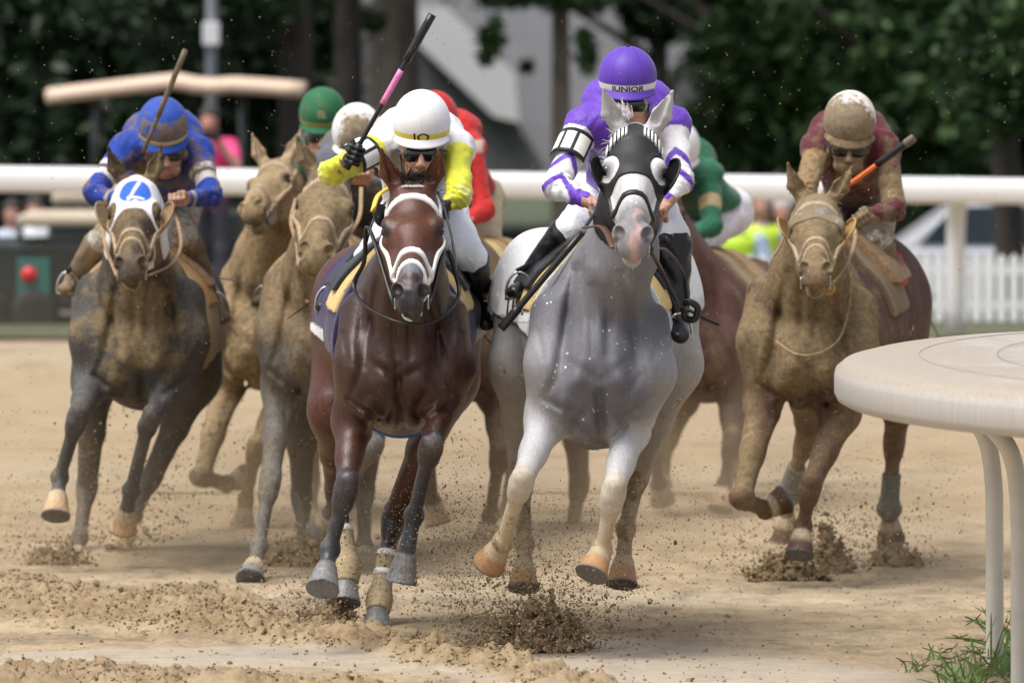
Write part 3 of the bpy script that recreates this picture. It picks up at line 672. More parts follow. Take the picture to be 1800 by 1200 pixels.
    if sp.get('cap_text'):
        V, Q = text_pts(sp['cap_text'], sp.get('ts', .026), .0006); vv = []
        wdt = sp.get('tw', 1.5)
        for p in V:
            a = p[0] * wdt / .118; zz = sp.get('tz', -.026) + p[1]; rr = math.sqrt(max(1 - (zz / hx[2]) ** 2, .1)); vv.append(H.w(hx[0] * rr * 1.012 * math.sin(a) , hx[1] * rr * 1.012 * math.cos(a) - .01, zz))
        mesh('helmet_lettering', vv, Q, M[sp.get('textm', 'ink')], r, smooth=False)
    H = FF; B = H.M
    if sp.get('goggles', True):
        g = S(); g.cap(H.w(-.040, .078, -.058), H.w(.040, .078, -.058), (.036 * K, .030 * K), (.036 * K, .030 * K), .01, 'g', side=u)
        g.ell(H.w(0, .1, -.085), (.016, .03, .014), B, .012, 'g', 's')
        lump('goggles', g, .0045, M['goggle_lens'], r)
        fr_ = MB(); pts = []
        for i in range(25):
            a = 2 * math.pi * i / 24; pts.append(H.w(.070 * math.cos(a), .088 - .022 * abs(math.cos(a)) ** 2, -.058 + .034 * math.sin(a) * (1 - .25 * (math.sin(a) < 0) * (abs(math.cos(a)) < .35))))
        fr_.tube(pts, .0055, 6); fr_.obj('goggle_frame', M[sp.get('gfm', 'goggle_frame')], r, True)
        sb = MB()
        for q in (-1, 1): sb.tube([H.w(q * .070, .06, -.055), H.w(q * .088, 0, -.05), H.w(q * .088, -.06, -.04)], .012, 6, flat=.25, sm=4)
        for q in (-1, 1): sb.tube([H.w(q * .080, .02, -.05), H.w(q * .072, .035, -.11), H.w(q * .03, .06, -.168)], .007, 6, flat=.4, sm=4)
        sb.tube([H.w(-.03, .06, -.168), H.w(0, .064, -.172), H.w(.03, .06, -.168)], .007, 6, flat=.4, sm=4)
        sb.obj('chin_strap', M['black_leather'], r, True)
    return info
M['ink'] = plain('ink', (.01, .01, .012), .6, .1, 30, 0)
M['goggle_lens'] = plain('goggle lens', (.006, .006, .007), .07, .1, 30, 0, spec=.7)
M['goggle_frame'] = plain('goggle frame', (.45, .45, .46), .25, .1, 30, 0)
M['brown_frame'] = plain('muddy goggle frame', (.2, .15, .08), .5, .1, 30, 0)
def whip(label, pts, parts, r=.008, group='riding whips'):
    """pts: 3D polyline ends; parts: [(t0, t1, material, radius, name)]"""
    a, b = [np.asarray(p, float) for p in pts]; rt = root('riding_whip', tuple(a), label, 'whip', group)
    for t0, t1, m, rr, nm in parts:
        q = MB(); q.tube([a + (b - a) * t for t in np.linspace(t0, t1, 6)], rr, 8); q.obj(nm, m, rt, True)
    return rt

M['black_cloth'] = plain('black lycra', (.010, .010, .012), .6, .2, 90, .15)
M['foam'] = plain('yellow foam pad', (.62, .46, .20), .8, .12, 60, .3)
M['foam_mud'] = plain('muddy foam pad', (.40, .25, .10), .85, .2, 30, .4)
M['bandage'] = plain('muddy leg bandage', (.42, .33, .20), .85, .25, 60, .3)
M['blue_girth'] = plain('blue webbing', (.03, .13, .42), .6, .2, 80, .2)
M['yellow_plastic'] = plain('yellow plastic', (.72, .50, .03), .35, .1, 30, 0)
M['pink'] = plain('pink grip', (.80, .22, .50), .5, .1, 60, .1)
M['orange'] = plain('orange grip', (.75, .16, .03), .5, .1, 60, .1)
M['red_grip'] = plain('red grip', (.35, .03, .04), .6, .2, 60, .1, mud=.4)
M['red_band'] = plain('red boot band', (.50, .03, .03), .6, .2, 40, .2, mud=.35)
M['mud_strap'] = plain('mud caked strap', (.36, .27, .17), .7, .3, 50, .4)
M['mud_boot'] = plain('mud caked boot', (.13, .115, .095), .7, .35, 30, .5, mud=.5)
M['mud_hood'] = plain('mud caked hood', (.22, .22, .22), .8, .3, 30, .5, mud=.6)
M['grey_wrap'] = plain('grey leg wrap', (.12, .135, .12), .85, .25, 50, .3)
M['gold_text'] = plain('gold embroidery', (.38, .33, .20), .7, .2, 50, .1)
# ------------------------------------------------------------ grey horse and its rider
def pal_of(body, chest, neck, head, muzzle, ear, leg_u, knee, shank, fet, past, hoof, thigh=None, hock=None, shank2=None, **k):
    d = dict(body=body, chest=chest, neck=neck, head=head, muzzle=muzzle, ear=ear, fleg=leg_u, knee=knee, shank=shank, fet=fet, past=past, hoof=hoof,
             thigh=thigh or body, hock=hock or knee, shank2=shank2 or shank)
    d.update(k); return d
CL = {}   # soft clip helper
def mx(*a):
    r = a[0]
    for b in a[1:]: r = np.maximum(r, b)
    return r
def armpat(w, I, k, V):
    sh, e, hd = I['S' + k.upper()], I['E' + k.upper()], I['H' + k.upper()]; d = e - sh; t = ((V - sh) @ d) / (d @ d); d2 = hd - e; t2 = ((V - e) @ d2) / (d2 @ d2)
    lat = (V - sh) @ nrm(np.cross(d, A(0, -1, 0))); return w['arm' + k], w['fore' + k], t, t2, lat, np.linalg.norm(d), np.linalg.norm(d2)
def gray_col(V, c, mud, H, P):
    a, f, u = H.l(*V.T); on = np.where((f > .36) & (f < .75) & (np.abs(a) < .2) & (u > -.3) & (u < .1), 0, 9.)
    c = pat(c, np.abs(a + .02) - .05 + on + 8 * np.maximum(.50 - f, 0), (.20, .20, .21), .02); c = pat(c, np.abs(a) * 0 - (f - .50) * .3 + (u + .09) * -.2 + on, (.22, .21, .22), .02)
    c = pat(c, np.abs(a - .012 - .010 * np.sin(f * 70)) - .012 - .008 * np.sin(f * 45) + on + 3 * np.maximum(.47 - f, 0), (.46, .31, .29), .014); c = pat(c, u + .115 + on, (.38, .35, .33), .01)
    for q in (-1, 1): c = pat(c, np.sqrt((a - q * .052) ** 2 + ((f - .575) * .7) ** 2 + (u + .02) ** 2) - .022 + on, (.07, .06, .06), .014)
    return c, mud
gray = build_horse(dict(
    label='grey racehorse in a black blinker hood, leading the field', Y=30.0, mat='coat_gray', h=.0095, hhead=.0045, colf=gray_col,
    chest=(1052, 628), rump=(1046, 560, 1.5), poll=(1117, 228, -.22), muzzle=(1113, 412), hl=.665, eo=.0935, mouth=.006, nmid=(1092, 445, -.02),
    hw=(.18, .245, .255, .285, .35, .40, .26), hh=(.25, .33, .36, .33, .31, .30, .20), dz=(-.10, -.055, -.03, 0, .03, .07, .06), nw=(.20, .135, .10), ears=((-.42, -.25, 1), (.46, -.25, 1)), hair='hair_gray', roll=-2, tau=.035,
    grooves=[((1012, 470), (985, 640), .022, .020), ((1150, 480), (1158, 600), .02, .012), ((1055, 690), (1062, 790), .022, .03), ((985, 655), (960, 690), .012, .010), ((955, 700), (1010, 720), .012, .014),
             ((975, 712), (1030, 745), .018, -.012), ((1010, 740), (1045, 775), .018, .02), ((1070, 780), (1105, 740), .014, .02), ((1110, 735), (1150, 760), .012, .012), ((1040, 470), (1030, 620), .028, -.012),
             ((1110, 470), (1120, 600), .035, -.012), ((1078, 480), (1070, 640), .02, .012), ((1080, 640), (1120, 700), .03, -.014), ((1020, 640), (985, 700), .03, -.014), ((1160, 620), (1140, 700), .025, -.01),
             ((930, 740), (925, 800), .008, -.004), ((1075, 790), (1090, 850), .008, -.005), ((1130, 650), (1100, 690), .01, .008)],
    pal=pal_of((.30, .305, .335, .05), (.112, .112, .132, 0), (.20, .20, .222, .02), (.55, .55, .56, 0), (.40, .39, .40, 0), (.46, .46, .47, 0), (.56, .56, .59, .0), (.52, .43, .31, .30), (.52, .43, .30, .28),  # grey coat tones; body lightened and chest darkened to paint in highlights and shade
               (.50, .40, .28, .35), (.42, .30, .18, .45), (.45, .25, .12, .12), thigh=(.36, .35, .34, .22), hock=(.42, .35, .25, .5), shank2=(.36, .29, .20, .62)),
    legs=[('F', [(972, 640, .02), (962, 735, .10), (916, 850, -.20), (884, 952, .02), (860, 990, .10)]),
          ('F', [(1138, 655, .02), (1105, 752, .10), (1078, 868, -.22), (1058, 966, -.12), (1040, 1008, -.18)]),
          ('H', [(945, 480, 1.35), (906, 640, 1.10), (916, 842, 1.45), (922, 955, 1.30), (920, 1032, 1.22)]),
          ('H', [(1155, 480, 1.35), (1188, 640, 1.10), (1122, 830, 1.45), (1100, 930, 1.30), (1093, 1026, 1.20)])]))
def hood(x, f, u):
    ax = np.abs(x); edge = f - .275 - 1.1 * np.maximum(ax - .055, 0) - .35 * np.maximum(-.06 - u, 0)
    eye = .035 * (1 - np.sqrt(((ax - .088) / .034) ** 2 + ((f - .205 + .25 * (ax - .088)) / .060) ** 2)) - .5 * np.maximum(-.075 - u, 0)
    top = -.025 + .45 * ax - f; return mx(edge, eye, top, -.33 - u)
headstrap(gray, 'blinker_hood', M['black_cloth'], hood, .007, .0042)
blinker_cups(gray, M['black_leather'])
bridle(gray, M['black_leather'], M['black_leather'], cross=False, nose_w=.011, nose_t=.009)
for q_ in (-1, 1): headstrap(gray, 'browband_pad', M['white_strap'], lambda x, f, u: mx(absd(f - .055 + .20 * u - .3 * np.abs(x), .018), -.055 - u, .028 - q_ * x, np.cos(np.abs(x) * 2 * math.pi / .013) * .0016 - .0006), .016, .0032)
def sad_white(c, a, b, z):
    c = pat(c, mx(absd(b - .74, .14), z - .12, .02 - z) * 1.0, (.52, .55, .60), .02); return pat(c, np.abs(b - .36) - .015, (.42, .43, .46), .01)
gl = saddle_kit(gray, (.76, .77, .79), M['foam'], .36, .93, .02, colf=sad_white, t=.018)
def jj(V, w, I):
    P6 = (.13, .045, .46); wh = (.80, .80, .82); c = np.zeros((len(V), 3)) + P6
    for k in 'lr':
        wa, wf, t, t2, lat, L, L2 = armpat(w, I, k, V)
        c = pat(c, mx(.5 - wa, (.14 - t) * L - .25 * np.abs(lat)) * .3, wh, .004); c = pat(c, (.5 - wf) * .1, wh, .01)
        for t0 in (.60, .95): c = pat(c, mx(np.abs(t - t0 - np.abs(lat) * 3.2) * L - .019, (.45 - wa - wf)), P6, .005)
        c = pat(c, mx((.52 - t2) * L2, (.5 - wf)), P6, .005)
    return c
j6 = build_jockey(dict(
    label='jockey in purple and white silks with a purple cap on the grey horse', Y=30.55, h=.0065, head=(1103, 135), pitch=10, hx=(.117, .138, .120), helmet=(.105, .045, .40), band=(.8, .8, .8), band_bot=-.044, band_top=-.014,
    sl=(1026, 222, .18), sr=(1180, 222, .18), el=(978, 328, -.02), er=(1196, 320, -.02), hl=(1052, 362, -.16), hr_=(1156, 376, -.16), hip=(1100, 340, .80), hump=.07,
    kl=(1000, 408, .30), kr=(1184, 415, .30), al=(928, 492, .42), ar=(1190, 556, .22), tl=(904, 514, .28), tr=(1196, 592, .10), pants=(.78, .79, .82), bootm=M['patent'],
    helmet_f=lambda c, a, b, z: pat(c, mx(np.minimum(np.abs(a) - .0006, np.abs(np.abs(a) - .062 * np.sqrt(np.clip(1 - (z / .125) ** 2, 0, 1))) - .0006), -.010 - z), (.045, .018, .22), .0035), jersey=jj, cap_text='JUNIOR', ts=.030, tw=1.35, tz=-.029))
# number band on the sleeve
def armband(I, k, t0, dist, name='arm_band'):
    sh, e = I['S' + k], I['E' + k]; d = nrm(e - sh); o = sh + (e - sh) * t0; x = nrm(np.cross(d, A(0, -1, 0))); x = x if x[0] * dist > 0 else -x; n = nrm(np.cross(x, d)); n = n if n[1] < 0 else -n
    V = []; Q = []; mi = []; nn = 15; mm = 8
    for i in range(nn):
        a = (i / (nn - 1) - .35) * 2.6
        for j in range(mm): V.append(o + d * (j / (mm - 1) - .5) * .125 + .072 * (math.cos(a) * n + math.sin(a) * x) )
    for i in range(nn - 1):
        for j in range(mm - 1): Q.append((i * mm + j, i * mm + j + 1, (i + 1) * mm + j + 1, (i + 1) * mm + j)); mi.append(1 if (i in (0, 5, 9, 13) or j in (0, mm - 2)) else 0)
    q = mesh(name, V, np.array(Q), [M['white_strap'], M['black_leather']], I['r'], midx=mi); s_ = q.modifiers.new('s', 'SOLIDIFY'); s_.thickness = .004
armband(j6, 'L', .42, -1)
Wg = lambda x_, y_, d_: W(x_, y_, 30 + d_)
whip('black whip lying across the grey horse\'s saddle cloth, tip at its lower left', (Wg(1024, 408, .15), Wg(880, 578, .15)), [(0, 1, M['black_leather'], .013, 'shaft'), (.78, 1.0, M['black_leather'], .018, 'handle')])
strap_tube(gray, 'rein', [bit_pt(gray, 1), Wg(1160, 470, -.25), Wg(1190, 530, .0), Wg(1212, 545, .15), Wg(1235, 558, .2), Wg(1264, 571, .2)], .010, M['black_leather'], flat=.5)
strap_tube(gray, 'rein', [bit_pt(gray, 1), Wg(1172, 440, -.2), Wg(1200, 480, .1), Wg(1206, 520, .16), Wg(1210, 550, .16)], .008, M['black_leather'], flat=.5)
k_ = MB(); k_.tube([Wg(1200, 545, .12), Wg(1208, 530, .10), Wg(1226, 540, .10), Wg(1222, 560, .11), Wg(1206, 560, .13), Wg(1202, 545, .13)], .014, 8, sm=5); k_.obj('rein_knot', M['black_leather'], gray['r'], True)
strap_tube(gray, 'rein', [bit_pt(gray, -1), Wg(1060, 400, -.38), Wg(1026, 400, -.30)], .016, M['brown_leather'], flat=.3)
strap_tube(gray, 'rein', [Wg(1028, 400, -.3), Wg(1045, 375, -.05), j6['HL'], Wg(1100, 372, .35), j6['HR'], Wg(1160, 400, 0), bit_pt(gray, 1)], .008, M['black_leather'], flat=.5)
# forelock and mane of the grey
def hair_tufts(h, name, mat, base, n, dirf, spread, L, r=.0011):
    q = MB()
    for i in range(n):
        t = i / max(n - 1, 1); b = base(t) + nrnd.normal(0, .006, 3); d = dirf(t) + nrnd.normal(0, spread, 3); d2 = d + nrnd.normal(0, spread * .6, 3) + A(0, .0, -.1); l = L * (.6 + .6 * rnd.random())
        q.tube([b, b + d * l * .35, b + d * l * .7 + d2 * .02, b + d2 * l], A(r, r, r, r, r, r * .9, r * .8, r * .6, r * .4, r * .2), 4, sm=3)
    q.obj(name, mat, h['r'], True)
Hh = gray['H']
hair_tufts(gray, 'forelock', M['hair_gray'], lambda t: Hh.w(-.055 + .03 * t, -.02, .03), 150, lambda t: A(-.35 + .2 * t, .45, .6), .16, .075, .0011)
hair_tufts(gray, 'mane', M['hair_gray'], lambda t: gray['H'].w(-.045, 0, -.05) * (1 - t) + (gray['ch'] + gray['ax'] * .4 + gray['up'] * .38) * t + A(-.0, 0, .035), 420, lambda t: A(-.35, .8, .05), .18, .085)
def side_text(h, txt, ctr, size, nx, font_m, tiltx=0, patch=None):
    """letters printed on the saddle cloth: each vertex is dropped on the cloth along its outward normal"""
    cl = [o for o in h['r'].children if o.name.startswith('saddle_cloth')][0]; bpy.context.view_layer.update(); mi = cl.matrix_world.inverted()
    V, Q = text_pts(txt, size, .002); n = nrm(nx); z = A(0, 0, 1); z = nrm(z - n * np.dot(z, n)); x = np.cross(z, n)
    x, z = x * math.cos(tiltx) + z * math.sin(tiltx), z * math.cos(tiltx) - x * math.sin(tiltx)
    def drop(p, off):
        ok, loc, nn, _ = cl.ray_cast(mi @ Vector(p + n * .4), mi.to_3x3() @ Vector(-n)); return A(*loc) + n * off if ok else None
    jobs = [(V, Q, font_m, 'lettering', .004)]
    if patch:
        gx, gz = np.meshgrid(np.linspace(-patch[0], patch[0], 13), np.linspace(-patch[1], patch[1], 9), indexing='ij'); G = np.stack([gx.ravel(), gz.ravel()], 1); jobs.append((G, [(i * 9 + j, (i + 1) * 9 + j, (i + 1) * 9 + j + 1, i * 9 + j + 1) for i in range(12) for j in range(8)], M['trim_cloth'], 'label_patch', .002))
    for V_, Q_, m_, nm, off in jobs:
        P_ = [drop(ctr + x * p[0] + z * p[1], off) for p in V_]; Qk = [q for q in Q_ if all(P_[i] is not None for i in q)]
        if Qk: mesh(nm, [p if p is not None else ctr for p in P_], Qk, m_, h['r'], smooth=False)
M['trim_cloth'] = plain('white label', (.78, .78, .78), .7, .05, 30, .05)
side_text(gray, 'TURF', Wg(893, 541, .78), .10, (-.45, -.9, -.05), M['ink'], .12, (.16, .06))
side_text(gray, "P'S", Wg(1205, 588, .70), .095, (.45, -.9, 0), M['ink'], .25, (.10, .06))
# ------------------------------------------------------------ bay horse and its rider
M['blue_ink'] = plain('blue lettering', (.08, .14, .25), .6, .1, 30, 0)
def bay_col(V, c, mud, H, P):
    a, f, u = H.l(*V.T); on = np.where((f > -.1) & (f < .8) & (np.abs(a) < .25) & (u > -.35) & (u < .2), 0, 9.)
    c = pat(c, np.abs(np.abs(a) - .085) - .012 + .5 * np.abs(f - .23) + on, (.02, .012, .012), .03)
    for q in (-1, 1): c = pat(c, np.sqrt((a - q * .052) ** 2 + ((f - .575) * .7) ** 2 + (u + .02) ** 2) - .022 + on, (.006, .005, .005), .014)
    c = pat(c, np.maximum(np.abs(f - .475) - .03, np.abs(a) - .035) + on, (.13, .135, .155), .02)
    return c, mud
BK = (.038, .040, .050)
bay = build_horse(dict(
    label='dark bay racehorse in a white bridle and purple saddle cloth', Y=30.3, mat='coat_bay', h=.0095, hhead=.0045, colf=bay_col, tau=.035,
    chest=(708, 632), rump=(700, 560, 1.5), poll=(726, 330, -.25), muzzle=(722, 512), hl=.66, nmid=(716, 520, .0),
    hw=(.17, .235, .25, .275, .31, .33, .24), hh=(.22, .28, .34, .33, .30, .29, .20), nw=(.19, .155, .12), ears=((-.30, -.15, .85), (.28, -.15, .95)), hair='hair_dark', roll=1,
    grooves=[((640, 520), (628, 640), .02, .012), ((790, 520), (795, 640), .02, .012), ((700, 640), (702, 700), .016, .024), ((668, 640), (700, 662), .013, .014), ((740, 640), (704, 662), .013, .014),
             ((655, 560), (668, 625), .035, -.014), ((750, 560), (742, 625), .035, -.014), ((655, 690), (690, 745), .02, .012), ((750, 690), (715, 745), .02, .012), ((640, 700), (660, 760), .012, .012), ((776, 690), (745, 720), .012, .012),
             ((700, 600), (700, 640), .012, .008)],
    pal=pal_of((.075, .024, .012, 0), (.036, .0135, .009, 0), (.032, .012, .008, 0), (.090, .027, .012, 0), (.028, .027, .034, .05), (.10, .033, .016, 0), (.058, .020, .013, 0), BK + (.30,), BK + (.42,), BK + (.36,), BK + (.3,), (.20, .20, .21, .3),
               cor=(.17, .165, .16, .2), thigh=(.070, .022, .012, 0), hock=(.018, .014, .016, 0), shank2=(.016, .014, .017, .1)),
    legs=[('F', [(636, 640, .02), (622, 738, .12), (608, 862, -.15), (580, 965, -.10), (567, 1034, -.22)]),
          ('F', [(785, 645, .02), (775, 705, .08), (757, 788, -.28), (728, 905, -.02), (705, 1022, -.02)]),
          ('H', [(610, 520, 1.40), (588, 720, 1.12), (592, 862, 1.45), (612, 990, 1.28), (606, 1058, 1.20)]),
          ('H', [(790, 520, 1.40), (795, 665, 1.12), (692, 912, 1.45), (668, 1046, 1.30), (660, 1108, 1.20)])]))
bridle(bay, M['white_strap'], M['white_strap'], nose_w=.014, nose_t=.008)
def wrap(h, name, mat, pts, r, t0=.45, t1=.5, tape=()):
    """bandage from part way down the cannon bone, over the fetlock, to part way down the pastern"""
    P = h['P']; kn, fe, ho = [P(p) for p in pts]; a = kn + (fe - kn) * t0; c = fe + (ho - fe) * t1; path = [a, a + (fe - a) * .5, a + (fe - a) * .85, fe, fe + (c - fe) * .5, c]; rr = np.interp(np.linspace(0, 1, 41), [0, .3, .62, .8, 1], [r[0], r[0] * 1.03, r[1], r[1], r[2]]) + .0010 * np.sin(np.arange(41) * 1.7)
    q = MB(); q.tube(path, rr, 18, sm=8); o = q.obj(name, mat, h['r'], True)
    for t in tape: p = a + (fe - a) * t; d = nrm(fe - a); q = MB(); q.tube([p, p + d * .012, p + d * .024], r[0] * 1.07 + (r[1] - r[0]) * max(t - .5, 0), 18); q.obj('bandage_tape', M['white_strap'], h['r'], True)
B30 = lambda x_, y_, d_: W(x_, y_, 30.3 + d_)
wrap(bay, 'leg_bandage', M['bandage'], [(692, 912, 1.45), (668, 1046, 1.30), (660, 1108, 1.20)], (.041, .056, .050), .42, .45, (.02, .45)); wrap(bay, 'leg_bandage', M['bandage'], [(592, 862, 1.45), (612, 990, 1.28), (606, 1058, 1.20)], (.041, .056, .050), .5, .5, (.05,))
def bcl(c, a, b, z):
    return pat(c, mx(z - .02, -.075 - z, .62 - b), (.75, .76, .78), .006)
saddle_kit(bay, (.022, .012, .075), M['foam'], .30, .80, -.07, colf=bcl, girth=M['blue_girth'], t=.016)
side_text(bay, 'ARK', B30(568, 628, .95), .05, (-.5, -.85, 0), M['blue_ink'], -1.2, (.05, .045))
w30 = B30
strap_tube(bay, 'rein', [bit_pt(bay, -1), w30(648, 400, -.25), w30(640, 460, -.15), w30(622, 500, -.12), w30(640, 535, -.26), w30(690, 562, -.40), w30(740, 570, -.42), w30(780, 555, -.38), w30(806, 520, -.20), w30(800, 480, -.15), w30(782, 440, -.2), bit_pt(bay, 1)], .009, M['black_leather'], flat=.6)
strap_tube(bay, 'rein', [w30(640, 440, -.1), w30(660, 380, -.05), w30(690, 350, .2), w30(760, 330, .3), w30(790, 400, .1), w30(806, 500, -.15)], .008, M['black_leather'], flat=.6)
strap_tube(bay, 'blinker_arm', [w30(684, 330, -.22), w30(664, 345, -.28), w30(655, 372, -.32)], .012, M['yellow_plastic'], flat=.5)
q = MB(); c = w30(668, 380, -.3); q.lathe(c, [(.001, -.01), (.03, -.008), (.045, .0), (.048, .01)], 18, (.75, -.6, .25)); q.obj('blinker_cup', M['black_leather'], bay['r'], True)
hair_tufts(bay, 'forelock', M['hair_dark'], lambda t: bay['H'].w(-.04 + .08 * t, .0, .04), 300, lambda t: A(.2, -.25, .3), .35, .045)
hair_tufts(bay, 'mane', M['hair_dark'], lambda t: bay['H'].w(.045, -.02, -.02) * (1 - t) + (bay['ch'] + bay['ax'] * .4 + bay['up'] * .38) * t, 160, lambda t: A(.6, .7, .15), .2, .11)
def jb(V, w, I):
    c = np.zeros((len(V), 3)) + (.72, .73, .76); Y4 = (.66, .68, .045)
    for k in 'lr':
        wa, wf, t, t2, lat, L, L2 = armpat(w, I, k, V)
        c = pat(c, mx(.5 - wa, (.08 - t) * L) * .3, Y4, .004); c = pat(c, (.5 - wf) * .1, Y4, .01)
    x = V[:, 0] - I['NB'][0]; z = V[:, 2] - I['NB'][2]
    return pat(c, mx(np.abs(x) - .11, z + .02, V[:, 1] - I['NB'][1] - .1), (.33, .33, .35), .006)
def hb(c, a, b, z): return c
j4 = build_jockey(dict(
    label='jockey in white and yellow silks and a white cap, raising a whip', Y=30.9, h=.0065, head=(741, 216), pitch=14, helmet=(.80, .80, .82), band=(.72, .58, .08), band_bot=-.040, band_top=-.017,
    sl=(668, 258, .12), sr=(800, 262, .15), el=(583, 305, -.12), er=(808, 345, -.12), hl=(622, 272, -.30), hr_=(770, 372, -.16), hip=(745, 380, .80), gl=(.33, -.05, .82), gr=(1, 0, .2), hump=.03, fw=0, glove=(.012, .012, .013),
    kl=(650, 456, .25), kr=(828, 452, .28), al=(592, 515, .55), ar=(845, 530, .55), tl=(568, 540, .42), tr=(856, 570, .42), pants=(.74, .76, .82), bootm=M['patent'],
    helmet_f=lambda c, a, b, z: pat(c, mx(np.minimum(np.abs(a) - .0006, np.abs(np.abs(a) - .062 * np.sqrt(np.clip(1 - (z / .125) ** 2, 0, 1))) - .0006), -.014 - z), (.55, .55, .58), .0035), jersey=jb, cap_text='JO', face_dn=.068, ts=.050, tw=1.35, tz=-.031, gfm='brown_frame'))
armband(j4, 'L', .45, -1)
g4 = j4['HL']; tip4 = W(760, 26, 30.55)
whip('black riding whip with a pink middle, raised in the yellow-sleeved jockey\'s gloved hand', (g4 - (tip4 - g4) * .10, tip4), [(0, 1, M['black_leather'], .0095, 'shaft'), (0, .16, M['black_leather'], .016, 'handle'), (.42, .64, M['pink'], .0125, 'sleeve_grip'), (.70, 1.0, M['black_leather'], .017, 'popper')])
# ------------------------------------------------------------ muddy horses
def mud_horse(**k):
    d = dict(mat='coat_dull', h=.012, hhead=.006, tau=.04, hair='hair_mud', hl=.64); d.update(k); return build_horse(d)
def mpal(b, m=.6, hoof=(.30, .20, .11, .1), leg=(.085, .083, .082), lm=.40, e=.2, head=None, muzzle=None, ear=None):
    return pal_of(b + (e + .1,), b + (m,), b + (m,), (head or b) + (m * .8,), (muzzle or b) + (m,), (ear or b) + (.2,), leg + (lm,), leg + (lm,), leg + (lm * .8,), leg + (lm * .8,), leg + (lm,), hoof, thigh=leg + (lm,), hock=leg + (lm,), shank2=leg + (lm,))
def mud_chest(cx, w, Y0, lo=.85, amt=.95):
    """mud thrown up on the front of the horse, cleaner along the flanks"""
    def f(V, c, mud, H, P):
        x = (V[:, 0] - (cx - 900) / F * Y0) / w; front = np.clip((Y0 + .25 - V[:, 1]) / .3, 0, 1)
        m = mud + .75 * front * np.exp(-x * x * 1.3) * np.clip((V[:, 2] - lo) * 5, 0, 1); return c, np.clip(m, 0, amt)
    return f
n1 = mud_horse(label='mud-splashed horse in a white hood with a blue disc, at the left', Y=34.6, h=.0105, hhead=.0055,
    chest=(250, 600), rump=(268, 560, 1.5), poll=(240, 318, -.2), muzzle=(229, 462), nmid=(240, 500, 0), hw=(.19, .26, .275, .30, .31, .32, .24), nw=(.21, .16, .12), ears=((-.38, -.2, .95), (.34, -.3, 1.0)), colf=mud_chest(250, .15, 34.6, .9, .52),
    grooves=[((205, 560), (195, 640), .03, .012), ((300, 560), (305, 640), .03, .012), ((250, 640), (255, 700), .02, .022), ((215, 650), (240, 700), .02, .012), ((215, 600), (225, 650), .04, -.015), ((285, 600), (275, 650), .04, -.015)],
    pal=mpal((.060, .057, .053), .36, (.50, .33, .20, .05), (.095, .092, .090), .28, .12, head=(.075, .055, .045), muzzle=(.10, .075, .055), ear=(.06, .04, .035)),
    legs=[('F', [(165, 590, .02), (160, 670, .05), (136, 735, -.30), (105, 838, -.15), (98, 906, -.25)]),
          ('F', [(325, 600, .02), (308, 668, .05), (262, 738, -.30), (230, 862, -.02), (216, 930, .08)]),
          ('H', [(175, 540, 1.40), (168, 660, 1.10), (153, 855, 1.45), (140, 945, 1.32), (133, 1000, 1.20)]),
          ('H', [(345, 540, 1.40), (348, 660, 1.10), (268, 835, 1.45), (236, 905, 1.30), (208, 968, 1.22)])])
def hood1(x, f, u):
    ax = np.abs(x); edge = f - .235 - .8 * np.maximum(ax - .04, 0) ; eye = .035 * (1 - np.sqrt(((ax - .108) / .034) ** 2 + ((f - .21) / .062) ** 2)); return mx(edge, eye, -.02 + .45 * ax - f, -.30 - u)
def h1c(V, c):
    a, f, u = n1['H'].l(*V.T); c = np.zeros((len(V), 3)) + (.74, .73, .76)
    c = pat(c, np.sqrt(a ** 2 + ((f - .118) * 1.0) ** 2) - .067, (.03, .13, .55), .006)
    sw = np.minimum(seg_fu(f, a, (.065, .014), (.130, -.012)), np.minimum(seg_fu(f, a, (.130, -.012), (.165, -.026)), seg_fu(f, a, (.150, -.028), (.158, .034)))) - .0075
    sw = np.minimum(sw, seg_fu(f, a, (.180, .002), (.182, .004)) - .011)
    return pat(c, sw, (.72, .66, .60), .004)
headstrap(n1, 'blinker_hood', M['cloth_mud'], hood1, .007, .0045, colf=h1c)
blinker_cups(n1, M['muddy_leather'], 1.1)
bridle(n1, M['mud_strap'], M['mud_strap'], nose_w=.012, nose_t=.009, brow=False)
B1 = lambda x_, y_, d_: W(x_, y_, 34.6 + d_)
strap_tube(n1, 'rein', [bit_pt(n1, 1), B1(300, 465, -.2), B1(318, 430, .1), B1(310, 380, .3), B1(300, 350, .35)], .009, M['muddy_leather'], flat=.5)
strap_tube(n1, 'rein', [bit_pt(n1, -1), B1(185, 430, -.2), B1(182, 380, .2), B1(210, 350, .3)], .009, M['muddy_leather'], flat=.5)
saddle_kit(n1, (.30, .23, .12), M['foam_mud'], .30, .78, -.16, cmat='cloth_mud', t=.02, sm=M['muddy_leather'])
def j_blue(V, w, I):
    c = np.zeros((len(V), 3)) + (.014, .050, .33); fr = np.clip((I['NB'][1] + .02 - V[:, 1]) / .03, 0, 1)
    c = pat(c, mx(.02 - fr, np.abs(V[:, 0] - I['NB'][0]) - .12, V[:, 2] - I['NB'][2] + .0), (.012, .02, .10), .02)
    for k in 'lr':
        wa, wf, t, t2, lat, L, L2 = armpat(w, I, k, V)
        c = pat(c, mx(.5 - wa, (np.abs(t - .58) - .16) * L), (.66, .62, .58), .006); c = pat(c, mx(.5 - wa, (np.abs(t - .58) - .035) * L), (.05, .06, .12), .006)
        c = pat(c, mx(.5 - wf, (np.abs(t2 - .62) - .04) * L2), (.45, .36, .22), .006)
    return c
